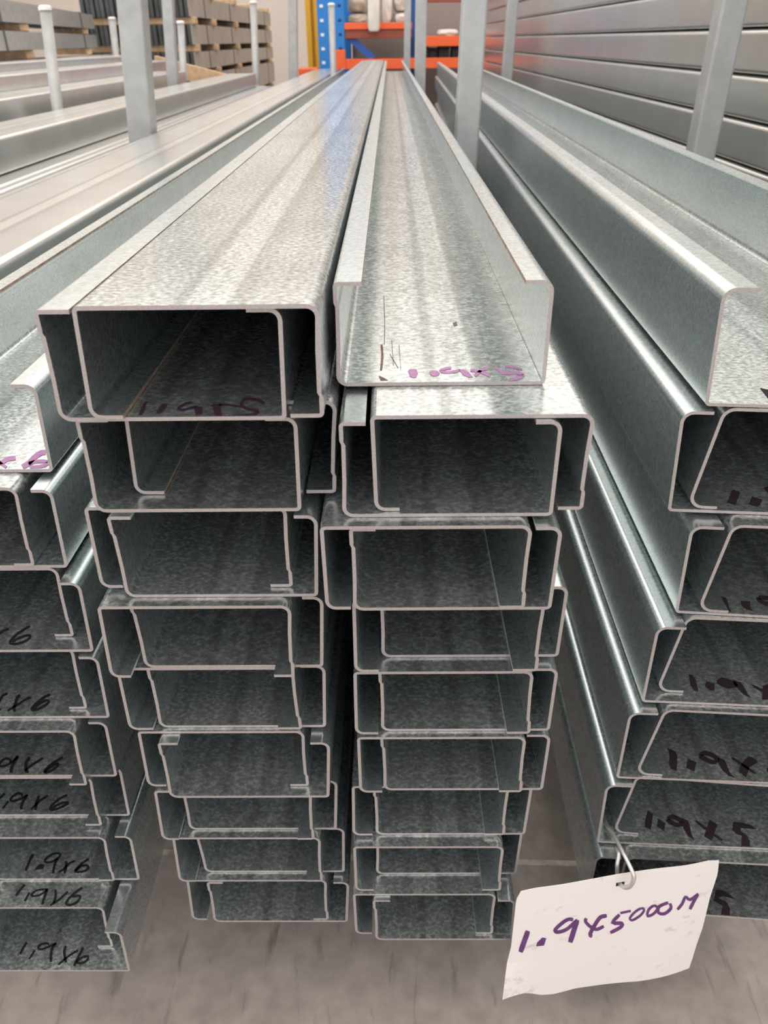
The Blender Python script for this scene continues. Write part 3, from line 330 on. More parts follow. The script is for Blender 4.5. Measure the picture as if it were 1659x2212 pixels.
 "col0_8_D":[["S",[-0.2688,0.3273],[-0.2694,0.3264],[-0.2701,0.3249],[-0.2707,0.3233],[-0.2712,0.3216],[-0.2717,0.3199],[-0.2718,0.3186],[-0.2674,0.3263],[-0.2676,0.3252],[-0.2683,0.3237],[-0.2689,0.3222],[-0.2694,0.3206],[-0.2698,0.3189],[-0.2703,0.3178]],["S",[-0.263,0.3211],[-0.2638,0.3148],[-0.2614,0.3203],[-0.2622,0.3141]],["S",[-0.2599,0.3183],[-0.2593,0.3192],[-0.2586,0.3205],[-0.2575,0.3216],[-0.2552,0.3222],[-0.2523,0.3226],[-0.2506,0.3226],[-0.2511,0.3229],[-0.2519,0.3218],[-0.2529,0.3208],[-0.2541,0.32],[-0.2554,0.3193],[-0.2568,0.3189],[-0.2581,0.3188],[-0.2595,0.319],[-0.2605,0.319],[-0.261,0.3191],[-0.2607,0.3202],[-0.2599,0.3217],[-0.2585,0.3229],[-0.2559,0.3236],[-0.2529,0.324],[-0.2506,0.3239],[-0.2497,0.322],[-0.2506,0.3207],[-0.2518,0.3196],[-0.253,0.3187],[-0.2545,0.318],[-0.256,0.3175],[-0.2576,0.3174],[-0.2591,0.3176],[-0.2602,0.3179]],["S",[-0.2511,0.324],[-0.2512,0.3226],[-0.2512,0.3206],[-0.2511,0.3185],[-0.2509,0.3162],[-0.2507,0.3139],[-0.2504,0.3122],[-0.2496,0.3235],[-0.2494,0.322],[-0.2493,0.32],[-0.2492,0.3179],[-0.249,0.3156],[-0.2489,0.3133],[-0.2489,0.3118]],["S",[-0.2448,0.3227],[-0.2445,0.3215],[-0.2438,0.3199],[-0.2433,0.3183],[-0.243,0.3164],[-0.2429,0.3144],[-0.2426,0.3129],[-0.2435,0.3227],[-0.2428,0.3216],[-0.2421,0.3199],[-0.2415,0.318],[-0.2412,0.316],[-0.241,0.3139],[-0.2411,0.3125]],["S",[-0.2353,0.3219],[-0.2363,0.3206],[-0.2376,0.3187],[-0.239,0.3168],[-0.2408,0.3149],[-0.2428,0.3131],[-0.2442,0.3117],[-0.2342,0.321],[-0.2349,0.3195],[-0.2362,0.3175],[-0.2377,0.3156],[-0.2395,0.3137],[-0.2416,0.3118],[-0.2431,0.3107]],["S",[-0.2259,0.325],[-0.2271,0.3243],[-0.2287,0.3229],[-0.2301,0.3213],[-0.2314,0.3195],[-0.2327,0.3174],[-0.2335,0.3157],[-0.2339,0.3143],[-0.2338,0.313],[-0.2331,0.3118],[-0.2319,0.3109],[-0.2305,0.3106],[-0.229,0.3106],[-0.2276,0.3112],[-0.226,0.312],[-0.2248,0.313],[-0.224,0.3143],[-0.2236,0.3157],[-0.2235,0.3169],[-0.2238,0.318],[-0.2248,0.3189],[-0.226,0.3192],[-0.2276,0.3191],[-0.2294,0.3187],[-0.2306,0.3183],[-0.2248,0.3239],[-0.2258,0.3228],[-0.2273,0.3215],[-0.2286,0.32],[-0.2299,0.3182],[-0.2311,0.3163],[-0.2319,0.3146],[-0.2322,0.3135],[-0.2322,0.3128],[-0.2321,0.3126],[-0.2317,0.3124],[-0.2309,0.3122],[-0.2299,0.3123],[-0.2287,0.3127],[-0.2273,0.3135],[-0.2262,0.3143],[-0.2256,0.3153],[-0.2252,0.3165],[-0.2252,0.3174],[-0.2252,0.3176],[-0.225,0.3175],[-0.2254,0.3176],[-0.2268,0.3174],[-0.2285,0.3171],[-0.2299,0.317]]],
 "col0_8_U":[["S",[-0.2752,0.3139],[-0.2756,0.313],[-0.2759,0.3116],[-0.2762,0.31],[-0.2765,0.3083],[-0.2767,0.3066],[-0.2766,0.3053],[-0.2738,0.3132],[-0.2738,0.3121],[-0.2742,0.3107],[-0.2745,0.3092],[-0.2747,0.3076],[-0.2749,0.3058],[-0.2752,0.3047]],["S",[-0.2668,0.308],[-0.2685,0.3017],[-0.2654,0.3073],[-0.2671,0.301]],["S",[-0.2571,0.3126],[-0.2579,0.313],[-0.2591,0.3134],[-0.2605,0.3136],[-0.2619,0.3133],[-0.2633,0.3129],[-0.2644,0.3122],[-0.265,0.3112],[-0.2652,0.3101],[-0.2649,0.3089],[-0.2637,0.308],[-0.2624,0.3076],[-0.261,0.3076],[-0.2596,0.308],[-0.2581,0.3087],[-0.2566,0.3094],[-0.2547,0.3103],[-0.2527,0.3114],[-0.2514,0.3122],[-0.2571,0.3115],[-0.2579,0.3116],[-0.2589,0.3119],[-0.2598,0.312],[-0.2609,0.3118],[-0.2622,0.3114],[-0.263,0.3109],[-0.2634,0.3103],[-0.2636,0.3096],[-0.2635,0.3093],[-0.2635,0.3093],[-0.2628,0.3091],[-0.2618,0.3091],[-0.2607,0.3094],[-0.2592,0.3101],[-0.2577,0.3108],[-0.2558,0.3117],[-0.2539,0.3128],[-0.2524,0.3134]],["S",[-0.2533,0.313],[-0.254,0.312],[-0.2546,0.3102],[-0.2547,0.3079],[-0.254,0.3048],[-0.2528,0.3015],[-0.2518,0.2992],[-0.2518,0.3121],[-0.252,0.3109],[-0.2526,0.3093],[-0.2527,0.3074],[-0.252,0.3047],[-0.2509,0.3015],[-0.2503,0.2992]],["S",[-0.245,0.3111],[-0.2452,0.31],[-0.2452,0.3083],[-0.2447,0.3062],[-0.2434,0.3036],[-0.2419,0.3008],[-0.2406,0.2988],[-0.2434,0.3106],[-0.2432,0.3094],[-0.2432,0.3079],[-0.2428,0.3062],[-0.2417,0.3038],[-0.2402,0.3011],[-0.2392,0.2991]],["S",[-0.2346,0.3082],[-0.2359,0.3074],[-0.2377,0.3061],[-0.2392,0.3049],[-0.2404,0.3037],[-0.2415,0.3026],[-0.2425,0.3015],[-0.2437,0.3002],[-0.2448,0.2988],[-0.2455,0.2978],[-0.2336,0.3071],[-0.2347,0.3061],[-0.2364,0.3049],[-0.238,0.3036],[-0.2391,0.3025],[-0.2401,0.3015],[-0.2411,0.3003],[-0.2423,0.299],[-0.2434,0.2977],[-0.2444,0.2969]],["S",[-0.2316,0.3102],[-0.2321,0.3087],[-0.2325,0.3065],[-0.2329,0.3042],[-0.2334,0.3016],[-0.2338,0.2989],[-0.2339,0.2969],[-0.2301,0.3095],[-0.2303,0.3079],[-0.2307,0.3057],[-0.2311,0.3034],[-0.2315,0.3008],[-0.232,0.2981],[-0.2325,0.2963]],["S",[-0.2317,0.2985],[-0.2309,0.2994],[-0.2299,0.3007],[-0.2289,0.3016],[-0.2276,0.3022],[-0.2262,0.3025],[-0.2256,0.3026],[-0.2257,0.3025],[-0.2256,0.3017],[-0.2258,0.3009],[-0.2264,0.3003],[-0.2275,0.2997],[-0.2287,0.2993],[-0.2299,0.2992],[-0.2313,0.2992],[-0.2323,0.2991],[-0.2329,0.2994],[-0.2324,0.3005],[-0.2314,0.3019],[-0.2302,0.303],[-0.2287,0.3037],[-0.227,0.3041],[-0.2253,0.304],[-0.2241,0.3026],[-0.2239,0.3012],[-0.2242,0.2999],[-0.2251,0.299],[-0.2264,0.2982],[-0.2278,0.2977],[-0.2293,0.2976],[-0.2309,0.2977],[-0.232,0.2979]]],
 "right_1_U":[["P",[0.207,0.4029],[0.2111,0.4001],[0.2079,0.3845],[0.2055,0.3888]]],
 "right_2_U":[["P",[0.2071,0.4041],[0.2103,0.4007],[0.2018,0.3858],[0.1979,0.3887]],["P",[0.2154,0.3957],[0.2202,0.392],[0.2159,0.3852],[0.2133,0.3838],[0.2101,0.3867]],["P",[0.2269,0.4065],[0.2353,0.4087],[0.2316,0.3966],[0.2267,0.3997]]],
 "right_3_U":[["P",[0.2042,0.3854],[0.2098,0.3828],[0.2095,0.379],[0.2082,0.3734],[0.2081,0.3685],[0.2044,0.3704],[0.2033,0.3759]],["P",[0.218,0.3796],[0.2236,0.3789],[0.2216,0.3739],[0.2215,0.3693],[0.2179,0.3715],[0.2167,0.3752]],["S",[0.2297,0.3811],[0.2307,0.3809],[0.2324,0.3809],[0.2338,0.3806],[0.2353,0.3799],[0.2365,0.3788],[0.2369,0.379],[0.237,0.3797],[0.2353,0.3787],[0.2339,0.3783],[0.233,0.3789],[0.232,0.3804],[0.2313,0.3817],[0.2311,0.3825],[0.2309,0.3821],[0.2306,0.3817],[0.2307,0.3842],[0.2322,0.3849],[0.2342,0.3849],[0.236,0.3846],[0.2376,0.3836],[0.2391,0.3823],[0.2396,0.3797],[0.2371,0.3765],[0.2346,0.375],[0.2322,0.3744],[0.2305,0.3753],[0.2293,0.377],[0.2286,0.3785],[0.2281,0.3798],[0.2284,0.382],[0.2298,0.3836]]],
 "right_4_U":[["P",[0.1999,0.3837],[0.2023,0.3834],[0.203,0.3792],[0.2011,0.3682],[0.1987,0.3687],[0.1977,0.3734]],["P",[0.2095,0.3774],[0.2144,0.3747],[0.2117,0.3684],[0.2094,0.3687],[0.2072,0.373]],["P",[0.2171,0.3785],[0.2213,0.3809],[0.2253,0.3791],[0.2285,0.3767],[0.2293,0.3732],[0.2264,0.3712],[0.2216,0.3703],[0.2174,0.3727],[0.2158,0.3756]],["P",[0.228,0.3785],[0.2321,0.3761],[0.2327,0.3714],[0.2325,0.3657],[0.2333,0.362],[0.2295,0.3651],[0.2282,0.3703],[0.2268,0.3744]],["P",[0.2383,0.3749],[0.244,0.3696],[0.2423,0.3673],[0.2389,0.3714]],["P",[0.2453,0.3728],[0.2505,0.3742],[0.2472,0.3606],[0.2399,0.3606]]],
 "right_5_U":[["P",[0.1963,0.3787],[0.2008,0.3756],[0.201,0.3719],[0.1964,0.3584],[0.1929,0.3602],[0.1928,0.3645],[0.1957,0.3726]],["P",[0.2076,0.3692],[0.2125,0.3656],[0.2082,0.358],[0.2038,0.3612]],["S",[0.2181,0.371],[0.2187,0.3714],[0.2194,0.3718],[0.2204,0.3721],[0.2217,0.3718],[0.2235,0.371],[0.2248,0.3701],[0.2256,0.3691],[0.2261,0.3681],[0.2262,0.3681],[0.2264,0.3684],[0.2257,0.368],[0.2249,0.3678],[0.2236,0.3683],[0.2219,0.3694],[0.2205,0.3705],[0.2196,0.3715],[0.219,0.3722],[0.2186,0.3726],[0.2165,0.3726],[0.2175,0.3742],[0.2195,0.3755],[0.2217,0.376],[0.2238,0.3756],[0.2259,0.3746],[0.2275,0.3735],[0.2287,0.3721],[0.2294,0.3704],[0.2293,0.3681],[0.2276,0.3657],[0.2255,0.3644],[0.2233,0.364],[0.2213,0.3647],[0.2194,0.3659],[0.2179,0.3671],[0.2168,0.3682],[0.2158,0.3695],[0.216,0.371]],["P",[0.2293,0.3706],[0.2329,0.3677],[0.2329,0.3636],[0.2325,0.3572],[0.2342,0.3526],[0.2307,0.354],[0.2281,0.3593],[0.2276,0.3659]],["S",[0.2381,0.3691],[0.2391,0.3676],[0.2407,0.3657],[0.2426,0.3634],[0.2448,0.3606],[0.2474,0.3574],[0.2493,0.3554],[0.2394,0.3706],[0.2407,0.3694],[0.2423,0.3675],[0.2442,0.3652],[0.2465,0.3623],[0.249,0.3591],[0.2506,0.3567]],["P",[0.2511,0.3706],[0.2533,0.3702],[0.2558,0.3661],[0.248,0.3614],[0.2455,0.3578],[0.2421,0.3529],[0.2391,0.3579],[0.2422,0.3629],[0.248,0.3687]],["P",[0.2596,0.3606],[0.2634,0.3621],[0.2607,0.3556],[0.2584,0.3578]]],
 "right_6_U":[["P",[0.1928,0.3761],[0.1958,0.3735],[0.1903,0.3598],[0.1863,0.3623],[0.1897,0.371]],["P",[0.1983,0.3691],[0.2027,0.3651],[0.1994,0.3584],[0.1955,0.363]],["S",[0.206,0.3677],[0.2069,0.3681],[0.2082,0.3688],[0.2092,0.3691],[0.2103,0.3687],[0.2116,0.3678],[0.2127,0.3668],[0.2135,0.3659],[0.214,0.3651],[0.2143,0.3659],[0.2142,0.366],[0.2128,0.3656],[0.2115,0.3655],[0.2103,0.366],[0.209,0.3671],[0.2079,0.3681],[0.2072,0.3688],[0.2069,0.3691],[0.2067,0.369],[0.2048,0.3698],[0.206,0.3711],[0.2082,0.3723],[0.2105,0.3728],[0.2125,0.3722],[0.2141,0.3711],[0.2154,0.3699],[0.2165,0.3686],[0.2172,0.3671],[0.2167,0.3643],[0.2144,0.3627],[0.2122,0.362],[0.2099,0.3619],[0.208,0.3627],[0.2065,0.3639],[0.2053,0.365],[0.2044,0.3659],[0.2037,0.367],[0.2041,0.3685]],["P",[0.2158,0.3698],[0.2201,0.3676],[0.2202,0.3637],[0.2189,0.3566],[0.2194,0.3509],[0.2158,0.3545],[0.2147,0.3608]],["S",[0.2252,0.3666],[0.2262,0.3649],[0.2279,0.3626],[0.23,0.36],[0.233,0.3564],[0.2363,0.3526],[0.2388,0.35],[0.2266,0.3679],[0.2279,0.3665],[0.2296,0.3643],[0.2317,0.3616],[0.2346,0.3581],[0.238,0.3542],[0.2402,0.3513]],["P",[0.2365,0.3679],[0.241,0.364],[0.2318,0.3503],[0.2276,0.3541]],["P",[0.2536,0.3661],[0.26,0.3657],[0.2663,0.3628],[0.2683,0.36],[0.257,0.3611],[0.256,0.3586],[0.2593,0.3544],[0.2595,0.3502],[0.2577,0.3456],[0.2515,0.3459],[0.2556,0.3544],[0.2525,0.3558],[0.2501,0.3593]]],
 "right_7_U":[["P",[0.2506,0.3539],[0.2557,0.3535],[0.2599,0.3502],[0.262,0.3466],[0.2539,0.3487],[0.2499,0.3473],[0.255,0.3444],[0.2559,0.3395],[0.2537,0.3335],[0.2471,0.334],[0.251,0.3409],[0.2457,0.3452]]]}
TAG = {"hole":[0.1573,0.318,-0.504],
 "top":[[-0.0723,0.0087],[-0.0623,0.0102],[-0.0427,0.01],[-0.0234,0.0111],[-0.0023,0.0123],[0.0225,0.0123],[0.0437,0.0114],[0.0631,0.0116],[0.0724,0.0085]],
 "right":[[0.0724,0.0085],[0.0756,-0.0085],[0.0764,-0.0382],[0.0799,-0.0785],[0.08,-0.103],[0.081,-0.124],[0.0811,-0.1372]],
 "bottom":[[-0.078,-0.118],[-0.0588,-0.1241],[-0.0445,-0.1337],[-0.0334,-0.1362],[-0.0159,-0.1341],[0.0085,-0.1368],[0.0376,-0.1407],[0.0592,-0.1396],[0.0811,-0.1372]],
 "left":[[-0.0723,0.0087],[-0.0748,-0.0005],[-0.0743,-0.0398],[-0.074,-0.059],[-0.0761,-0.0893],[-0.078,-0.118]],
 "ink":[["S",[-0.0646,-0.0391],[-0.0653,-0.0416],[-0.0658,-0.0457],[-0.0664,-0.0502],[-0.0671,-0.0555],[-0.0678,-0.0612],[-0.0679,-0.0655],[-0.0617,-0.0415],[-0.0617,-0.0446],[-0.0622,-0.0488],[-0.0628,-0.0533],[-0.0634,-0.0586],[-0.0641,-0.0643],[-0.065,-0.068]],["P",[-0.0514,-0.0518],[-0.0484,-0.0536],[-0.0491,-0.0623],[-0.0549,-0.0619],[-0.0547,-0.0576]],["S",[-0.0303,-0.0329],[-0.0314,-0.032],[-0.0333,-0.0312],[-0.0354,-0.0314],[-0.0374,-0.033],[-0.0395,-0.0354],[-0.0412,-0.0377],[-0.0425,-0.0399],[-0.0436,-0.0422],[-0.0439,-0.045],[-0.0425,-0.0482],[-0.0408,-0.0495],[-0.0389,-0.0499],[-0.037,-0.0497],[-0.0347,-0.049],[-0.0324,-0.0474],[-0.0299,-0.0442],[-0.0276,-0.0403],[-0.0261,-0.0372],[-0.0302,-0.0361],[-0.0312,-0.036],[-0.0327,-0.0353],[-0.034,-0.0354],[-0.0357,-0.0368],[-0.0376,-0.039],[-0.0393,-0.0412],[-0.0405,-0.0432],[-0.0413,-0.045],[-0.0415,-0.0456],[-0.0417,-0.0449],[-0.0409,-0.0454],[-0.0397,-0.0456],[-0.038,-0.0455],[-0.0361,-0.0449],[-0.0341,-0.0436],[-0.0319,-0.0406],[-0.0296,-0.0369],[-0.0277,-0.0344]],["S",[-0.0284,-0.0347],[-0.029,-0.0377],[-0.0294,-0.0425],[-0.0297,-0.0475],[-0.0301,-0.053],[-0.0305,-0.0586],[-0.0304,-0.0629],[-0.0254,-0.0369],[-0.0252,-0.0405],[-0.0256,-0.0453],[-0.0259,-0.0504],[-0.0262,-0.0558],[-0.0266,-0.0615],[-0.0273,-0.0653]],["S",[-0.0209,-0.0349],[-0.0214,-0.0356],[-0.0217,-0.0376],[-0.021,-0.0407],[-0.0193,-0.044],[-0.0171,-0.0475],[-0.0149,-0.0505],[-0.013,-0.0526],[-0.0111,-0.0542],[-0.0091,-0.055],[-0.007,-0.0544],[-0.0052,-0.0531],[-0.0041,-0.0518],[-0.0191,-0.0369],[-0.0191,-0.038],[-0.0193,-0.0388],[-0.0192,-0.0395],[-0.0179,-0.0418],[-0.016,-0.0449],[-0.014,-0.0475],[-0.0125,-0.0492],[-0.0111,-0.0504],[-0.0099,-0.0509],[-0.0084,-0.0505],[-0.0068,-0.0493],[-0.0054,-0.0488]],["S",[-0.0048,-0.0351],[-0.0062,-0.0345],[-0.0082,-0.0344],[-0.0102,-0.0353],[-0.0114,-0.0376],[-0.0123,-0.0405],[-0.0132,-0.0438],[-0.0142,-0.048],[-0.0152,-0.0527],[-0.0157,-0.0569],[-0.0148,-0.0608],[-0.0131,-0.0627],[-0.0123,-0.0628],[-0.0041,-0.0388],[-0.0053,-0.0391],[-0.0069,-0.039],[-0.0081,-0.0396],[-0.0089,-0.0411],[-0.0097,-0.0436],[-0.0105,-0.0468],[-0.0115,-0.0509],[-0.0124,-0.0555],[-0.0128,-0.0587],[-0.0129,-0.0586],[-0.0127,-0.0584],[-0.0121,-0.0593]],["S",[0.0047,-0.0369],[0.003,-0.0392],[0.001,-0.043],[0.0004,-0.0478],[0.0038,-0.051],[0.0072,-0.0517],[0.0092,-0.0524],[0.0088,-0.0517],[0.0086,-0.0525],[0.0079,-0.0539],[0.0059,-0.0556],[0.0032,-0.0574],[0.0013,-0.059],[0.0064,-0.0397],[0.0052,-0.0426],[0.0033,-0.0461],[0.0026,-0.0471],[0.0034,-0.0468],[0.0066,-0.0474],[0.0095,-0.0486],[0.0114,-0.0525],[0.0111,-0.0555],[0.0099,-0.0578],[0.0077,-0.0597],[0.0048,-0.0615],[0.0026,-0.0624]],["S",[0.0062,-0.0376],[0.014,-0.037],[0.0055,-0.035],[0.0133,-0.0344]],["S",[0.0212,-0.0332],[0.0197,-0.0335],[0.0181,-0.0348],[0.0167,-0.0366],[0.0154,-0.0389],[0.0143,-0.0417],[0.0137,-0.0444],[0.0143,-0.0472],[0.0158,-0.0493],[0.0176,-0.0499],[0.0195,-0.0488],[0.0216,-0.0468],[0.0232,-0.0446],[0.0242,-0.0423],[0.0248,-0.0398],[0.0249,-0.0374],[0.0241,-0.035],[0.0227,-0.0333],[0.0214,-0.0332],[0.022,-0.0353],[0.0208,-0.0361],[0.0194,-0.0373],[0.0181,-0.0389],[0.0169,-0.0411],[0.0159,-0.0437],[0.0154,-0.0456],[0.0156,-0.0463],[0.016,-0.0469],[0.0168,-0.0471],[0.0183,-0.0462],[0.0202,-0.0443],[0.0218,-0.0423],[0.0227,-0.0403],[0.0232,-0.0382],[0.0233,-0.0367],[0.0231,-0.0363],[0.0227,-0.0358],[0.0217,-0.0353]],["S",[0.0303,-0.0319],[0.0289,-0.0325],[0.0276,-0.0345],[0.0267,-0.037],[0.0265,-0.0402],[0.0268,-0.0437],[0.0281,-0.0472],[0.0302,-0.0477],[0.0321,-0.0466],[0.0336,-0.0449],[0.0346,-0.0428],[0.0352,-0.0402],[0.0352,-0.0374],[0.034,-0.0346],[0.0323,-0.0324],[0.0307,-0.0319],[0.0313,-0.0342],[0.0303,-0.0352],[0.0292,-0.0369],[0.0285,-0.0388],[0.0284,-0.0413],[0.0286,-0.0442],[0.0287,-0.0449],[0.0292,-0.0447],[0.0307,-0.0437],[0.032,-0.0423],[0.0328,-0.0406],[0.0334,-0.0385],[0.0334,-0.037],[0.033,-0.0361],[0.032,-0.035],[0.0309,-0.0342]],["S",[0.0408,-0.0302],[0.0389,-0.0306],[0.0363,-0.0318],[0.0343,-0.0337],[0.0337,-0.037],[0.0342,-0.0407],[0.0354,-0.0442],[0.0376,-0.0465],[0.04,-0.0476],[0.0421,-0.0476],[0.0439,-0.046],[0.0454,-0.0436],[0.0462,-0.0408],[0.0458,-0.0374],[0.0447,-0.0345],[0.0438,-0.0328],[0.042,-0.0331],[0.0403,-0.0342],[0.0379,-0.0353],[0.0363,-0.0367],[0.0361,-0.0386],[0.0364,-0.041],[0.0368,-0.0424],[0.0376,-0.0431],[0.0392,-0.0439],[0.0407,-0.0438],[0.042,-0.0427],[0.0432,-0.0406],[0.0439,-0.0387],[0.0436,-0.0373],[0.0429,-0.0352],[0.0423,-0.0335]],["S",[0.0516,-0.0439],[0.0525,-0.0425],[0.0535,-0.0399],[0.0543,-0.0371],[0.0545,-0.0338],[0.0546,-0.0306],[0.0546,-0.0295],[0.0548,-0.0301],[0.0566,-0.0327],[0.0592,-0.0346],[0.0615,-0.0332],[0.0636,-0.0307],[0.0648,-0.0286],[0.05,-0.0417],[0.0505,-0.0397],[0.0514,-0.0374],[0.0521,-0.0349],[0.0523,-0.0321],[0.0524,-0.0287],[0.0532,-0.0262],[0.0556,-0.0277],[0.0572,-0.0302],[0.0582,-0.0311],[0.0598,-0.03],[0.0618,-0.0277],[0.0633,-0.0262]],["S",[0.0628,-0.0269],[0.0621,-0.029],[0.0615,-0.0324],[0.061,-0.0358],[0.0606,-0.0391],[0.0603,-0.0424],[0.0604,-0.0449],[0.0649,-0.029],[0.0648,-0.0316],[0.0642,-0.035],[0.0637,-0.0383],[0.0634,-0.0416],[0.063,-0.0448],[0.0626,-0.0469]]]}
# ------------------------------------------------------------------ room shell
def structure(name, mb, mats):
    o = mb.build(name, mats); o['kind'] = 'structure'; return o
JX0, JY0, JX1, JY1 = -0.40, 0.476, 0.60, 0.444        # saw-cut joint across the slab
def jy(x): return JY0 + (x - JX0) * (JY1 - JY0) / (JX1 - JX0)
fl = MB()
xa, xb = -5.5, 4.5
def slab(y_of_lo, y_of_hi):
    v = [(xa, y_of_lo(xa), FLOOR), (xb, y_of_lo(xb), FLOOR), (xb, y_of_hi(xb), FLOOR), (xa, y_of_hi(xa), FLOOR)]
    v += [(x, y, FLOOR - 0.12) for x, y, z in v]
    fl.add(v, [(0, 1, 2, 3), (7, 6, 5, 4), (0, 4, 5, 1), (1, 5, 6, 2), (2, 6, 7, 3), (3, 7, 4, 0)])
slab(lambda x: -3.0, lambda x: jy(x) - 0.003)
slab(lambda x: jy(x) + 0.003, lambda x: 12.2)
floor = structure('floor', fl, M['floor'])
jf = MB()
jf.add([(xa, jy(xa) - 0.003, FLOOR - 0.0002), (xb, jy(xb) - 0.003, FLOOR - 0.0002), (xb, jy(xb) + 0.003, FLOOR - 0.0002), (xa, jy(xa) + 0.003, FLOOR - 0.0002)] +
       [(xa, jy(xa) - 0.003, FLOOR - 0.05), (xb, jy(xb) - 0.003, FLOOR - 0.05), (xb, jy(xb) + 0.003, FLOOR - 0.05), (xa, jy(xa) + 0.003, FLOOR - 0.05)],
       [(0, 1, 2, 3), (7, 6, 5, 4), (0, 4, 5, 1), (2, 6, 7, 3)])
jo = jf.build('joint_filler', plain('pale_joint_filler', (0.58, 0.51, 0.43), 0.8, 0, 0.4, 60), floor)
structure('wall_back', MB().box(xa, xb, 12.0, 12.2, FLOOR, CEIL), M['wall'])
structure('wall_left', MB().box(xa - 0.2, xa, 7.8, 12.2, FLOOR, CEIL).box(xa - 0.2, xa, -3.0, 7.8, 3.4, CEIL).box(xa - 0.2, xa, -3.0, -1.2, FLOOR, 3.4), M['wall'])   # opening added out of view to let side light onto the right-hand steel
structure('wall_right', MB().box(xb, xb + 0.2, -3.0, 12.2, FLOOR, CEIL), M['wall'])
ceiling = structure('ceiling', MB().box(xa - 0.2, xb + 0.2, -3.0, 12.2, CEIL, CEIL + 0.03), M['lamp'])  # glows all over; added to light the shop
for k in range(8):                                              # roof purlins under the glowing ceiling
    x = xa + 0.5 + k * 1.3
    MB().box(x - 0.04, x + 0.04, -3.0, 12.0, CEIL - 0.16, CEIL - 0.001, c=0.006).build('roof_purlin', M['post'], ceiling)

# ------------------------------------------------------------------ C purlins
def profile(W, F, lip, sl, sr, t, R, jog):
    """outer outline of a C lying on its web (open side up): list of (x, z, nx, nz, part); normals point inwards"""
    hw = W / 2
    LT, LW, RW, RT = Vector((-hw + sl, F)), Vector((-hw, 0)), Vector((hw, 0)), Vector((hw + sr, F))
    tipL, tipR = LT + Vector((lip, 0)), RT - Vector((lip, 0))
    corners = [LT, LW, RW, RT]; path = [tipL] + corners + [tipR]
    out = []
    def nrm(d): return Vector((-d.y, d.x))
    marks = []
    pts = [(tipL, nrm((LT - tipL).normalized()))]
    for i, c in enumerate(corners):
        d0 = (c - path[i]).normalized(); d1 = (path[i + 2] - c).normalized()
        ang = d0.angle(d1); r = R[i]; k = r * math.tan(ang / 2)
        a, bpt = c - d0 * k, c + d1 * k
        cen = a + nrm(d0) * r
        marks.append(len(pts))
        seg = 5
        for q in range(seg + 1):
            th = ang * q / seg
            n = Vector((nrm(d0).x * math.cos(th) - nrm(d0).y * math.sin(th), nrm(d0).x * math.sin(th) + nrm(d0).y * math.cos(th)))
            pts.append((cen - n * r, n))
        marks.append(len(pts) - 1)
        if i == 0 and jog:
            n = nrm(d1); L = (LW - LT).length
            pts.append((LT + d1 * 0.0085, n)); pts.append((LT + d1 * 0.0095, (n + d1 * 0.35).normalized()))
            pts.append((LT + d1 * 0.0115 + n * jog, (n + d1 * 0.1).normalized())); pts.append((LT + d1 * (L * 0.62) + n * jog * 0.75, n))
    pts.append((tipR, nrm((tipR - RT).normalized())))
    ranges = [('lip', 0, marks[0]), ('flange', marks[0], marks[2]), ('web', marks[2], marks[5]), ('flange', marks[5], marks[7]), ('lip', marks[7], len(pts) - 1)]
    return pts, ranges

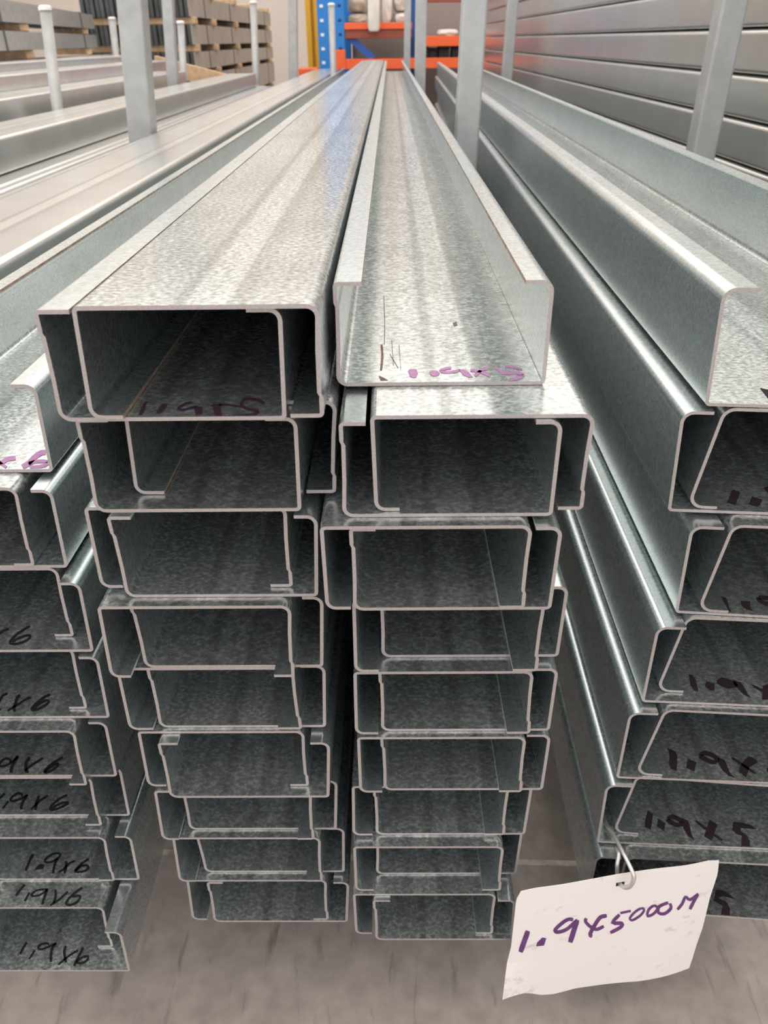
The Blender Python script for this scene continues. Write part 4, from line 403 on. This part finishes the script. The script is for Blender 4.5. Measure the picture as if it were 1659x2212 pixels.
def purlin(label, kind, xc, y0, s, zw, sl, sr, W, F, lip, R, jog, y1, mats, group, parent_rot=0.0, pivot=(0, 0), rust=False, base_z=None):
    """kind U: web down, open side up; kind D: web up, open side down. y0 + s*x is the cut near end."""
    t = 0.0019
    e = empty('c_purlin', label, 'purlin', (xc, y0 + s * xc, zw), 0.0, group)
    if kind == 'U':
        pts, rng = profile(W, F, lip, sl, sr, t, R, jog); flip = 1
    else:
        pts, rng = profile(W, F, lip, -sr, -sl, t, R, jog); flip = -1
    L = y1 - y0
    for name, a, b in rng:
        P = [(flip * p.x, flip * p.y, flip * n.x, flip * n.y) for p, n in pts[a:b + 1]]
        n = len(P); V = []; Fc = []; fm = []; NR = []
        for (x, z, nx, nz) in P:
            for off in (0.0, t):
                xx, zz = x + nx * off, z + nz * off
                V.append((xx, s * xx, zz)); V.append((xx, L, zz))
        # per profile point: 4*i outer near, +1 outer far, +2 inner near, +3 inner far
        for i in range(n - 1):
            p, q = 4 * i, 4 * (i + 1)
            no = [(-P[i][2], 0, -P[i][3]), (-P[i + 1][2], 0, -P[i + 1][3])]
            ni = [(P[i][2], 0, P[i][3]), (P[i + 1][2], 0, P[i + 1][3])]
            Fc.append((p, p + 1, q + 1, q)); fm.append(0); NR += [no[0], no[0], no[1], no[1]]
            Fc.append((p + 2, q + 2, q + 3, p + 3)); fm.append(0); NR += [ni[0], ni[1], ni[1], ni[0]]
            Fc.append((p, q, q + 2, p + 2)); fm.append(1); NR += [(0, -1, 0)] * 4
            Fc.append((p + 1, p + 3, q + 3, q + 1)); fm.append(1); NR += [(0, 1, 0)] * 4
        if name == 'lip':
            tips = [0] if a == 0 else [n - 1]
            for i in tips:
                p = 4 * i
                tx = P[0][0] - P[1][0] if i == 0 else P[-1][0] - P[-2][0]
                tz = P[0][1] - P[1][1] if i == 0 else P[-1][1] - P[-2][1]
                l = math.hypot(tx, tz)
                Fc.append((p, p + 2, p + 3, p + 1) if i == 0 else (p, p + 1, p + 3, p + 2)); fm.append(2); NR += [(tx / l, 0, tz / l)] * 4
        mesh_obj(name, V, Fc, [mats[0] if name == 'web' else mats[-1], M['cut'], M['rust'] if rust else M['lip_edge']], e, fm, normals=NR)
    if parent_rot:
        px, py = pivot
        c, si = math.cos(parent_rot), math.sin(parent_rot)
        dx, dy = e.location.x - px, e.location.y - py
        e.location.x = px + c * dx - si * dy; e.location.y = py + si * dx + c * dy
        e.rotation_euler = (0, 0, parent_rot)
    return e

def ink(parent, polys, z, mat, th=0.0002, label=None):
    """hand lettering laid on a web: thin solid strokes, in world x, y"""
    mw = parent.matrix_basis.inverted()
    mb = MB()
    for poly in polys:
        pts = poly[1:]
        if poly[0] == 'P':
            a = [mw @ Vector((x, y, z)) for x, y in pts]; b = [p + Vector((0, 0, th)) for p in a]
            n = len(a)
            area = sum(a[i].x * a[(i + 1) % n].y - a[(i + 1) % n].x * a[i].y for i in range(n))
            if area < 0: a.reverse(); b.reverse()
            mb.add(a + b, [tuple(reversed(range(n))), tuple(range(n, 2 * n))] + [(i, (i + 1) % n, n + (i + 1) % n, n + i) for i in range(n)])
        else:
            h = len(pts) // 2
            A = [mw @ Vector((x, y, z + th)) for x, y in pts[:h]]; B = [mw @ Vector((x, y, z + th)) for x, y in pts[h:]]
            dn = Vector((0, 0, -th))
            v = A + B + [p + dn for p in A] + [p + dn for p in B]; f = []
            for i in range(h - 1):
                f += [(i, h + i, h + i + 1, i + 1), (2 * h + i, i, i + 1, 2 * h + i + 1), (h + i, 3 * h + i, 3 * h + i + 1, h + i + 1)]
            f += [(0, 2 * h, 3 * h, h), (h - 1, 2 * h - 1, 4 * h - 1, 3 * h - 1)]
            mb.add(v, f)
    o = mb.build('marker_writing', mat, parent)
    me = o.data
    bm = bmesh.new(); bm.from_mesh(me); bmesh.ops.recalc_face_normals(bm, faces=bm.faces[:])
    bmesh.ops.triangulate(bm, faces=[f for f in bm.faces if len(f.verts) > 4]); bm.to_mesh(me); bm.free()
    if label: o['label'] = label
    return o

ORD = ['first', 'second', 'third', 'fourth', 'fifth', 'sixth', 'seventh', 'eighth', 'ninth', 'tenth', 'eleventh', 'twelfth', 'thirteenth']
NAMES = {'col0': 'far left near stack', 'col1': 'centre-left stack', 'col2': 'centre-right stack', 'right': 'right-hand near stack'}
SPEC = {'col0': (0.105, 0.0508, 0.0128, (0.0024, 0.0055, 0.0028, 0.0055), 0.0008, 5.55),
        'col1': (0.102, 0.0508, 0.0128, (0.0024, 0.0055, 0.0028, 0.0055), 0.0008, 4.75),
        'col2': (0.102, 0.0508, 0.0128, (0.0024, 0.0055, 0.0028, 0.0055), 0.0008, 4.70),
        'right': (0.152, 0.064, 0.0165, (0.0068, 0.0028, 0.0075, 0.0080), 0.0, 4.9)}
WROTE = {'col0_1_U': 'x6 in faded purple marker', 'col1_1_U': 'upside-down plum marker figures', 'col2_1_U': 'upside-down 1.9x5 in faded purple'}
INK = {'col0_1_U': 'mauve_ink', 'col1_1_U': 'plum_ink', 'col2_1_U': 'mauve_ink'}
made = {}
for stk, rows in STACKS.items():
    W, F, _, R, jog, y1 = SPEC[stk]
    n = len(rows)
    for i, row in enumerate(rows):
        for c in row:
            k, xc, y0, s, zw, sl, sr, lip = c
            key = '%s_%d_%s' % (stk, i + 1, k)
            if i == 0 and len(row) == 1:
                what = 'single open-topped purlin on top of the ' + NAMES[stk]
            else:
                num = i if len(rows[0]) == 1 else i + 1
                pos = 'top' if num == 0 or (len(rows[0]) == 2 and i == 0) else ('bottom' if i == n - 1 else ORD[num - (1 if len(rows[0]) == 1 else 1)])
                what = '%s galvanised purlin, %s pair%s of the %s' % ('open-topped' if k == 'U' else 'downturned', pos, '' if pos in ('top', 'bottom') else ' down', NAMES[stk])
            if key in WROTE: what += ', ' + WROTE[key]
            elif key in WRITING: what += ', marked in black'
            rot, piv = (0, (0, 0))
            if stk == 'right': rot, piv = math.radians(-1.2), (xc - W / 2, y0 + s * (xc - W / 2))
            # cut skew is measured square to the room; take the stack's own turn out of it
            s2 = s - math.tan(rot) if rot else s
            y02 = y0 + s * xc - s2 * xc
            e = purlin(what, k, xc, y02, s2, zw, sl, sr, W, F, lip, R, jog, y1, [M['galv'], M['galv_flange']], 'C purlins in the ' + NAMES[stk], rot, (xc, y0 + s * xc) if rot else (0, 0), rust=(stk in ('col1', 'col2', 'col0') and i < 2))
            made[key] = e
            if key in WRITING:
                z = zw + (0.0019 if k == 'U' else 0.0) + 0.00005
                mt = M[INK.get(key, 'black_ink' if stk == 'col0' else 'brown_ink')]
                ink(e, WRITING[key], z, mt)

so = ink(made['col2_1_U'], SCUFFS, STACKS['col2'][0][0][4] + 0.00192, M['scuff']); so.name = 'scuff_mark'; so.data.name = 'scuff_mark'

# plain stacks behind: a list of levels, each a nested pair
def plain_stack(where, x_open, base, levels, W, F, lip, H, y0, y1, R, side=1, jog=0.0, single_top=False, wiggle=0.004, start=0):
    for i in range(levels):
        zu = base + i * H
        dx = random.uniform(-wiggle, wiggle)
        lev = 'bottom' if i == 0 else 'top' if i == levels - 1 else ORD[i]
        suffix = ' level%s' % ('' if lev in ('bottom', 'top') else ' up')
        for k in ('U', 'D'):
            xc = x_open + W / 2 + dx + (0 if k == 'U' else side * (lip + 0.004))
            zw = zu if k == 'U' else zu + 0.0022 + F
            purlin('%s galvanised purlin, %s%s of the %s' % ('open-topped' if k == 'U' else 'downturned', lev, suffix, where), k, xc, y0 + random.uniform(0, .03), 0.0, zw, 0, 0, W, F, lip, R, jog, y1 + random.uniform(0, .05), [M['galv_far']], 'C purlins in the ' + where)
RB = (0.0075, 0.0075, 0.0075, 0.0075)
plain_stack('left stack behind the near ones', -0.535, -0.570, 6, 0.152, 0.064, 0.0165, 0.0665, 0.40, 6.3, RB, 1, wiggle=0.002)
plain_stack('left stack beyond the first square post', -0.83, -0.613, 6, 0.152, 0.064, 0.0165, 0.0665, 0.40, 4.95, RB, -1)
purlin('downturned galvanised C purlin lying alone on the left stack by the posts', 'D', -0.822, 0.42, 0.0, -0.1495, 0, 0, 0.152, 0.064, 0.0165, RB, 0.0, 4.9, [M['galv_far']], 'C purlins in the left stack beyond the first square post')
plain_stack('tall right-hand stack behind the square posts', 0.600, -0.5877, 13, 0.152, 0.0635, 0.0165, 0.0665, 0.34, 5.6, RB, 1, wiggle=0.001)
STEP = [('first', -1.20, -0.32, 4.4), ('second', -1.40, -0.28, 4.9), ('third', -1.62, -0.255, 5.0), ('fourth', -1.98, -0.260, 6.1)]
for nm, x, zb, ye in STEP:
    plain_stack('%s low pile on the far left rack' % nm, x, zb, 3, 0.152, 0.064, 0.0165, 0.0665, 0.9, ye, RB, 1)

# ------------------------------------------------------------------ bearers under the stacks
def bearer(x0, x1, y, z0, z1, label, group='timber bearers under the stacks', wy=0.09, mat='bearer'):
    e = MB().box(x0, x1, y - wy / 2, y + wy / 2, z0, z1, c=0.004).build('timber_bearer', M[mat])
    return set_props(e, label, 'timber', group)
for y, nm in ((1.15, 'near'), (2.6, 'middle'), (4.1, 'far')):
    bearer(-0.56, 0.115, y, FLOOR, -0.5702, 'grey timber bearer under the near purlin stacks, %s one' % nm)
    bearer(0.135, 0.50, y + 0.12, FLOOR, -0.5702, 'grey timber bearer under the right-hand near stack, %s one' % nm)
    bearer(-0.90, -0.66, y, FLOOR, -0.6132, 'grey timber bearer under the stack beyond the left post, %s one' % nm)
    bearer(0.585, 0.80, y, FLOOR, -0.5879, 'grey timber bearer under the tall right stack, %s one' % nm)
rk = empty('trestle_rack', 'low steel trestle carrying the far left purlin piles', 'rack', (-1.5, 2.6, FLOOR))
for y in (1.5, 2.6, 4.0):
    MB().box(-0.55, 0.55, y - 2.6 - .03, y - 2.6 + .03, 0.27, 0.33, c=0.004).build('cross_beam', M['post'], rk)
    for x in (-0.5, 0.5):
        MB().box(x - .03, x + .03, y - 2.6 - .029, y - 2.6 + .029, 0, 0.27, c=0.004).build('leg', M['post'], rk)
for (nm, x, zb, ye) in STEP:
    for y, w in ((1.5, 'near'), (2.6, 'middle'), (4.0, 'far')):
        bearer(x - 0.005, x + 0.175, y, FLOOR + 0.3302, zb - 0.0002, 'timber packer under the %s far left pile, %s one' % (nm, w), 'timber packers on the trestle', 0.05)

# ------------------------------------------------------------------ rack posts
def post(name, label, x0, slope, Y, size, ztop, kind='square', cap=False):
    """x0: position at camera height, slope: sideways lean"""
    zb = FLOOR
    e = empty(name, label, 'post', (x0 + slope * zb, Y, zb))
    H = ztop - zb; h = size / 2; t = 0.003
    top = Vector((slope * H, 0, H))
    mb = MB()
    if kind == 'square':
        r = size * 0.10
        def ring(c, hh, rr):
            pts = []
            for cx, cy, a0 in ((1, 1, 0), (-1, 1, 90), (-1, -1, 180), (1, -1, 270)):
                for q in range(4):
                    a = math.radians(a0 + q * 30)
                    pts.append(c + Vector((cx * (hh - rr) + rr * math.cos(a), cy * (hh - rr) + rr * math.sin(a), 0)))
            return pts
        mb.loft([ring(Vector((0, 0, 0.005)), h, r), ring(top, h, r), ring(top, h - t, r * .6), ring(top + Vector((0, 0, -0.05)), h - t, r * .6)], caps=False)
        mb.build('upright_tube', M['post'], e)
        if cap:
            MB().loft([ring(top + Vector((0, 0, 0.0002)), h + .001, r), ring(top + Vector((0, 0, 0.006)), h + .001, r), ring(top + Vector((0, 0, 0.009)), h - .004, r)]).build('end_cap', M['cap'], e)
    else:
        def ring(c, rr): return [c + Vector((rr * math.cos(2 * math.pi * i / 16), rr * math.sin(2 * math.pi * i / 16), 0)) for i in range(16)]
        mb.loft([ring(Vector((0, 0, 0.005)), h), ring(top, h)]); o = mb.build('upright_tube', M['post'], e, True)
        MB().loft([ring(top + Vector((0, 0, .0002)), h + .002), ring(top + Vector((0, 0, .008)), h + .002), ring(top + Vector((0, 0, .012)), h * .7)]).build('end_cap', M['cap'], e)
    MB().box(-h - .025, h + .025, -h - .025, h + .025, 0, 0.005, c=0.001).build('base_plate', M['post'], e)
    return e
post('square_post', 'square galvanised post at upper left, nearest of the left posts', -0.5666, 0.0890, 2.0, 0.056, 0.55)
post('square_post', 'square galvanised post between the centre-right and right-hand stacks, nearest one', 0.1290, 0.020, 1.4, 0.038, 0.55)
post('square_post', 'square galvanised post at upper right against the tall stack', 0.5310, 0.0187, 1.43, 0.040, 0.55)
post('square_post', 'thin square galvanised post behind the first left post', -0.9524, 0.0851, 3.9, 0.046, 0.60)
post('square_post', 'square galvanised post left of the blue rack upright', -0.5680, 0.0653, 5.3, 0.052, 0.80)
post('square_post', 'second square post in the gap right of the centre stacks', 0.1220, 0.0063, 3.5, 0.044, 0.60)
post('square_post', 'farthest square post in the gap right of the centre stacks', 0.0993, 0.0130, 4.95, 0.036, 0.80)
post('square_post', 'square galvanised post halfway along the tall right stack', 0.5085, 0.0184, 3.8, 0.044, 0.60)
post('round_post', 'round galvanised post with white cap at far upper left', -0.9504, 0.0965, 2.5, 0.031, 0.080, 'round')
post('round_post', 'short round post with white cap beyond the far left piles', -1.6585, 0.0706, 5.4, 0.041, 0.123, 'round')
post('round_post', 'round post with pale cap just right of the thin square post', -1.0671, 0.0831, 4.6, 0.036, 0.083, 'round')
post('round_post', 'round white-capped post before the stepped steel packs', -0.7812, 0.0581, 5.2, 0.040, 0.185, 'round')
post('round_post', 'round white-capped post in front of the blue rack upright', -0.3300, 0.010, 5.2, 0.036, 0.170, 'round')

# ------------------------------------------------------------------ stacked steel packs at the far left
def pack(label, x0, x1, y0, y1, z0, z1, nend, rot=0.0, piv=(0, 0), light=False):
    e = empty('steel_pack', label, 'steel pack', (piv[0], piv[1], z0), rot, 'strapped packs of steel sections')
    ox, oy = piv
    mb = MB()
    w = (x1 - x0) / nend
    for k in range(nend):                                       # the nested sections, each standing on edge
        a = x0 + k * w
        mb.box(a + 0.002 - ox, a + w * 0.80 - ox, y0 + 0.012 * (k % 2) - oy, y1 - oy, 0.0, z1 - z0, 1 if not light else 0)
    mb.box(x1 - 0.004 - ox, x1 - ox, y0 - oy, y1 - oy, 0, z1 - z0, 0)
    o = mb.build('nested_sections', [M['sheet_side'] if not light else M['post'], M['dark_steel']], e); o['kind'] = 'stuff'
    ny = max(2, int((y1 - y0) / 0.9))
    for k in range(ny):
        yy = y0 + (k + .5) * (y1 - y0) / ny
        MB().box(x0 - .003 - ox, x1 + .003 - ox, yy - .012 - oy, yy + .012 - oy, -.0005, z1 - z0 + .003).build('strap', M['strap'], e)
    return e
def dunnage(x0, x1, y, z0, z1, label, rot=0.0):
    e = MB().box(x0, x1, y - .05, y + .05, z0, z1, c=.004).build('timber_spacer', M['timber'])
    return set_props(e, label, 'timber', 'timber spacers between the packs')
px0, px1, py0, py1 = -2.10, -1.36, 6.2, 10.4
tiers = [(0.152, 0.275, 'top'), (-0.012, 0.108, 'second'), (-0.165, -0.055, 'third'), (-0.40, -0.20, 'fourth'), (-0.64, -0.44, 'lowest')]
for z0, z1, nm in tiers:
    pack('long grey strapped steel pack, %s tier of the stack by the cream wall' % nm, px0, px1, py0, py1, z0, z1, 22)
gaps = [(0.275, 0.315, 'on top of the steel packs'), (0.108, 0.152, 'under the top steel pack'), (-0.055, -0.012, 'under the second steel pack'), (-0.20, -0.165, 'under the third steel pack'), (-0.44, -0.40, 'under the fourth steel pack'), (FLOOR, -0.64, 'under the lowest steel pack')]
for z0, z1, nm in gaps:
    for y, w in ((6.3, 'nearest'), (7.0, 'second nearest'), (8.0, 'middle'), (9.1, 'fourth'), (10.1, 'farthest')):
        dunnage(px0 - .02, px1 + .02, y, z0 + .0004, z1 - .0004 if z1 < .3 else z1, 'yellow timber spacer %s, %s one' % (nm, w))
ang = math.atan(0.155)
bx = -1.95
for z0, z1, nm in ((-0.020, 0.052, 'lower'), (0.085, 0.165, 'upper')):
    pack('light grey steel pack over the far left pile, %s one' % nm, bx - 0.28, bx, 3.3, 6.05, z0, z1, 4, ang, (bx, 5.9), True)
for z0, z1, nm in ((-0.0575, -0.0205, 'under the lower light pack'), (0.0525, 0.0845, 'between the two light packs')):
    for y, w in ((4.2, 'near'), (5.75, 'far')):
        xr = bx - 0.155 * (y - 5.9)
        dunnage(xr - 0.27, xr - 0.01, y, z0, z1, 'yellow timber block %s, %s one' % (nm, w))

pk = MB().bar((-1.40, 5.28, -0.105), (-0.98, 5.24, -0.205), 0.035, 0.085).build('timber_plank', M['timber'])
set_props(pk, 'pale timber plank lying aslant beyond the left posts', 'timber')
tb = MB().box(-1.36, -1.12, 5.20, 5.32, FLOOR, -0.222, c=.005).build('timber_block', M['bearer'])
set_props(tb, 'upright timber block propping the slanting plank', 'timber')

# ------------------------------------------------------------------ pallet racking at the back
Q = 6.6 / 5.7
RY = 6.6
rack = empty('pallet_rack', 'blue and orange pallet rack standing at the back', 'rack', (0, RY, FLOOR))
def rb(name, mat, x0, x1, y0, y1, z0, z1, c=.003):
    return MB().box(x0, x1, y0 - RY, y1 - RY, z0 - FLOOR, z1 - FLOOR, c=c).build(name, M[mat], rack)
u = rb('upright', 'blue', -0.523, -0.327, RY, RY + .10, FLOOR, 1.3)
for k in range(14):
    z = -0.5 + k * 0.088
    for x in (-0.490, -0.360):
        MB().box(x - .012, x + .012, -0.0015, 0.002, z - FLOOR, z - FLOOR + .018).build('slot', M['cap'] if x < -.4 else M['slot'], rack)
rb('upright', 'blue', -0.523, -0.327, RY + 1.0, RY + 1.10, FLOOR, 1.3)
rb('upright', 'navy', 0.165, 0.196, RY + .25, RY + .36, FLOOR, 1.3)
rb('upright', 'blue', 1.55, 1.70, RY, RY + .10, FLOOR, 1.3)
rb('beam', 'orange', -0.327, 1.55, RY - .005, RY + .045, -0.185, -0.118)
rb('beam_bracket', 'orange', -0.400, -0.326, RY - .012, RY - .002, -0.185, -0.058)
o = rb('beam', 'orange', -0.327, 0.165, RY - .005, RY + .045, 0.066, 0.108)
rb('beam_web', 'maroon', -0.327, 0.165, RY + .01, RY + .055, 0.010, 0.066)
rb('beam', 'orange', 0.196, 1.55, RY - .005, RY + .045, -0.045, 0.020)
rb('beam', 'maroon', 0.196, 1.55, RY + .0, RY + .045, 0.225, 0.30)
rb('shelf_deck', 'wall', -0.32, 0.165, RY + .06, RY + 0.98, 0.085, 0.105)
rb('shelf_deck', 'maroon', 0.20, 1.54, RY + .06, RY + 0.98, -0.01, 0.012)
rb('shelf_deck', 'maroon', -0.32, 1.54, RY + .06, RY + 0.98, -0.17, -0.13)
rb('bay_shade_sheet', 'bay_shade_sheet', -0.32, 1.54, RY + 1.101, RY + 1.12, -0.6, 1.2)  # added sheet: its colour paints the shade on the wall behind the bays
def brace(p, q):
    MB().bar(Vector(p) - Vector((0, RY, FLOOR)), Vector(q) - Vector((0, RY, FLOOR)), .045, .045).build('brace', M['navy'], rack)
brace((-0.33, RY + .062, 0.045), (-0.12, RY + .062, -0.118)); brace((-0.33, RY + .99, 0.155), (-0.10, RY + .992, 0.36))
yp = empty('yellow_column', 'yellow painted steel column left of the blue upright', 'column', (-0.62, 7.4, FLOOR))
MB().box(-.056, -.012, -.05, .05, 0, 2.2, c=.004).build('column_flange', M['yellow'], yp)
MB().box(-.012, .012, -.008, .008, 0, 2.2).build('column_web', M['yellow'], yp)
MB().box(.012, .048, -.05, .05, 0, 2.2, c=.004).build('column_flange', M['yellow'], yp)
rs = MB().box(-0.70, -0.54, 6.75, 6.95, FLOOR, -0.175, c=.01).build('red_guard', M['orange'])
set_props(rs, 'low red-orange column guard at the foot of the racking', 'guard')

def sack(name, label, x0, x1, y0, y1, z0, z1, mat, seed):
    rnd = random.Random(seed)
    bm = bmesh.new(); bmesh.ops.create_cube(bm, size=1.0)
    bmesh.ops.subdivide_edges(bm, edges=bm.edges[:], cuts=5, use_grid_fill=True)
    for v in bm.verts:
        p = v.co * 2
        q = Vector((math.copysign(abs(p.x) ** .8, p.x), p.y, math.copysign(abs(p.z) ** .8, p.z)))
        f = 1 - 0.10 * (p.x ** 2 * p.z ** 2 + p.x ** 2 * p.y ** 2 + p.y ** 2 * p.z ** 2)
        q = Vector((p.x, p.y, p.z)) * f
        q += Vector((rnd.uniform(-.09, .09), rnd.uniform(-.09, .09), rnd.uniform(-.07, .07) if p.z > -.9 else 0))
        v.co = Vector(((x0 + x1) / 2 + q.x * (x1 - x0) / 2 * .98, (y0 + y1) / 2 + q.y * (y1 - y0) / 2, max(z0, (z0 + z1) / 2 + q.z * (z1 - z0) / 2 / .9 )))
    me = bpy.data.meshes.new(name); bm.to_mesh(me); bm.free(); me.materials.append(M[mat])
    for p in me.polygons: p.use_smooth = True
    o = bpy.data.objects.new(name, me); COL.objects.link(o)
    md = o.modifiers.new('s', 'SUBSURF'); md.levels = 1; md.render_levels = 1
    return set_props(o, label, 'sack', 'sacks on the rack shelf')
sack('woven_sack', 'tan woven sack on the rack shelf, leftmost lower one', -0.31, -0.16, RY + .08, RY + .55, 0.1055, 0.165, 'bag2', 1)
sack('woven_sack', 'tan woven sack on the rack shelf, leftmost upper one', -0.31, -0.165, RY + .08, RY + .55, 0.176, 0.30, 'bag2', 2)
sack('woven_sack', 'white woven sack on the rack shelf, beside the hanging strap', -0.055, 0.03, RY + .10, RY + .55, 0.1055, 0.30, 'bag', 3)
sack('woven_sack', 'cream woven sack on the rack shelf, rightmost lower one', 0.035, 0.15, RY + .08, RY + .55, 0.1055, 0.168, 'bag', 4)
sack('woven_sack', 'white woven sack on the rack shelf, rightmost upper one', 0.035, 0.15, RY + .08, RY + .55, 0.180, 0.31, 'bag', 5)
st = sack('hanging_sack', 'white sack neck hanging down over the orange shelf beam', -0.155, -0.065, RY - .075, RY - .012, 0.052, 0.32, 'bag', 6)
sack('plastic_sheet', 'crumpled clear white plastic on the right-hand orange beam', 0.36, 0.52, RY + .06, RY + .35, 0.0125, 0.06, 'bag', 7)
for k, (x, w, h) in enumerate(((0.22, .07, .09), (0.30, .06, .075), (0.37, .08, .085), (0.47, .07, .09))):
    b = empty('parts_crate', 'black parts crate under the right orange beam, %s from the left' % ORD[k], 'crate', (x + w / 2, RY + .2, -0.1295), 0, 'black crates on the low shelf')
    MB().box(-w / 2, w / 2, -.1, .1, 0, h * .8, c=.004).build('body', M['black_box'], b)
    MB().box(-w / 2 - .003, w / 2 + .003, -.103, .103, h * .8, h, c=.003).build('lid', M['black_box'], b)

# ------------------------------------------------------------------ paper tag on its wire
hx, hy, hz = TAG['hole']
tg = empty('price_tag', 'white card tag reading 1.9X5000M in purple, hung on wire at the right stack', 'tag', (hx, hy, hz), math.radians(8))
def resample(pts, n):
    P = [Vector(p) for p in pts]; L = [0]
    for a, b in zip(P, P[1:]): L.append(L[-1] + (b - a).length)
    out = []
    for i in range(n + 1):
        d = L[-1] * i / n; k = 0
        while k < len(P) - 2 and L[k + 1] < d: k += 1
        f = (d - L[k]) / max(1e-9, L[k + 1] - L[k]); out.append(P[k].lerp(P[k + 1], min(1, f)))
    return out
NU, NV = 48, 30
top, bot = resample(TAG['top'], NU), resample(TAG['bottom'], NU)
lf, rt = resample(TAG['left'], NV), resample(TAG['right'], NV)
def curl(x, z):
    """gentle bends of the card, metres out of its plane (negative is towards the viewer)"""
    return 0.0025 * math.sin(x * 38 + 0.6) * (0.3 - z * 4) * 0.6 - 0.010 * max(0, (-x - 0.045) / 0.035) ** 2 * max(0, (-z - 0.08) / 0.05) + 0.004 * max(0, (x - 0.04) / 0.04) ** 2
V, Fc = [], []
def side(x, z, d): return (x, curl(x, z) + d, z)
P2 = []
for j in range(NV + 1):
    v = j / NV
    for i in range(NU + 1):
        uu = i / NU
        p = top[i] * (1 - v) + bot[i] * v + lf[j] * (1 - uu) + rt[j] * uu - (top[0] * (1 - uu) * (1 - v) + top[-1] * uu * (1 - v) + bot[0] * (1 - uu) * v + bot[-1] * uu * v)
        P2.append(p)
nn = (NU + 1) * (NV + 1)
V = [side(p.x, p.y, 0) for p in P2] + [side(p.x, p.y, 0.0005) for p in P2]
def idx(i, j): return j * (NU + 1) + i
hole = set()
for j in range(NV):
    for i in range(NU):
        c = (P2[idx(i, j)] + P2[idx(i + 1, j + 1)]) / 2
        if abs(c.x) < 0.0034 and abs(c.y) < 0.0034: hole.add((i, j))
for j in range(NV):
    for i in range(NU):
        if (i, j) in hole: continue
        a, b, c, d = idx(i, j), idx(i + 1, j), idx(i + 1, j + 1), idx(i, j + 1)
        Fc.append((a, d, c, b)); Fc.append((a + nn, b + nn, c + nn, d + nn))
        for (p, q, nb) in ((a, b, (i, j - 1)), (c, d, (i, j + 1)), (b, c, (i + 1, j)), (d, a, (i - 1, j))):
            if nb in hole or not (0 <= nb[0] < NU and 0 <= nb[1] < NV): Fc.append((p, q, q + nn, p + nn))
mesh_obj('card', V, Fc, M['tag'], tg, smooth=False)
mb = MB()
for poly in TAG['ink']:
    pts = poly[1:]
    if poly[0] == 'P':
        n = len(pts)
        mb.add([side(x, z, -.00045) for x, z in pts] + [side(x, z, -.0001) for x, z in pts], [tuple(range(n))] + [(i, (i + 1) % n, n + (i + 1) % n, n + i) for i in range(n)])
    else:
        h = len(pts) // 2
        v = [side(x, z, -.00045) for x, z in pts] + [side(x, z, -.0001) for x, z in pts]
        f = []
        for i in range(h - 1):
            f += [(i, h + i, h + i + 1, i + 1), (i, i + 1, 2 * h + i + 1, 2 * h + i), (h + i, 3 * h + i, 3 * h + i + 1, h + i + 1)]
        mb.add(v, f)
mb.build('marker_writing', M['purple_ink'], tg)
def wire_mesh(name, pts, r, mat, parent=None):
    P = [Vector(p) for p in pts]; S = []
    for i in range(len(P) - 1):
        p0, p1, p2, p3 = P[max(0, i - 1)], P[i], P[i + 1], P[min(len(P) - 1, i + 2)]
        for q in range(6):
            u = q / 6
            S.append(.5 * ((2 * p1) + (p2 - p0) * u + (2 * p0 - 5 * p1 + 4 * p2 - p3) * u * u + (3 * p1 - p0 - 3 * p2 + p3) * u ** 3))
    S.append(P[-1])
    rings = []; a = None
    for i, c in enumerate(S):
        d = (S[min(i + 1, len(S) - 1)] - S[max(0, i - 1)]).normalized()
        a = d.orthogonal().normalized() if a is None else (a - d * a.dot(d)).normalized()
        b = d.cross(a)
        rings.append([c + r * (math.cos(2 * math.pi * k / 8) * a + math.sin(2 * math.pi * k / 8) * b) for k in range(8)])
    return MB().loft(rings).build(name, mat, parent, True)
W_ = [(0.1572, 0.372, -0.5005), (0.1535, 0.352, -0.4856), (0.1542, 0.340, -0.4789), (0.1566, 0.325, -0.477), (0.1606, 0.314, -0.4813), (0.1618, 0.311, -0.486), (0.1609, 0.311, -0.494),
      (0.1587, 0.3135, -0.5001), (0.1573, 0.318, -0.5035), (0.1566, 0.3225, -0.5035), (0.1556, 0.326, -0.4942), (0.157, 0.331, -0.4884), (0.1563, 0.336, -0.4889)]
w = wire_mesh('tie_wire', W_, 0.00155, M['wire'])
set_props(w, 'bent galvanised wire loop holding the white tag to the right stack', 'wire')
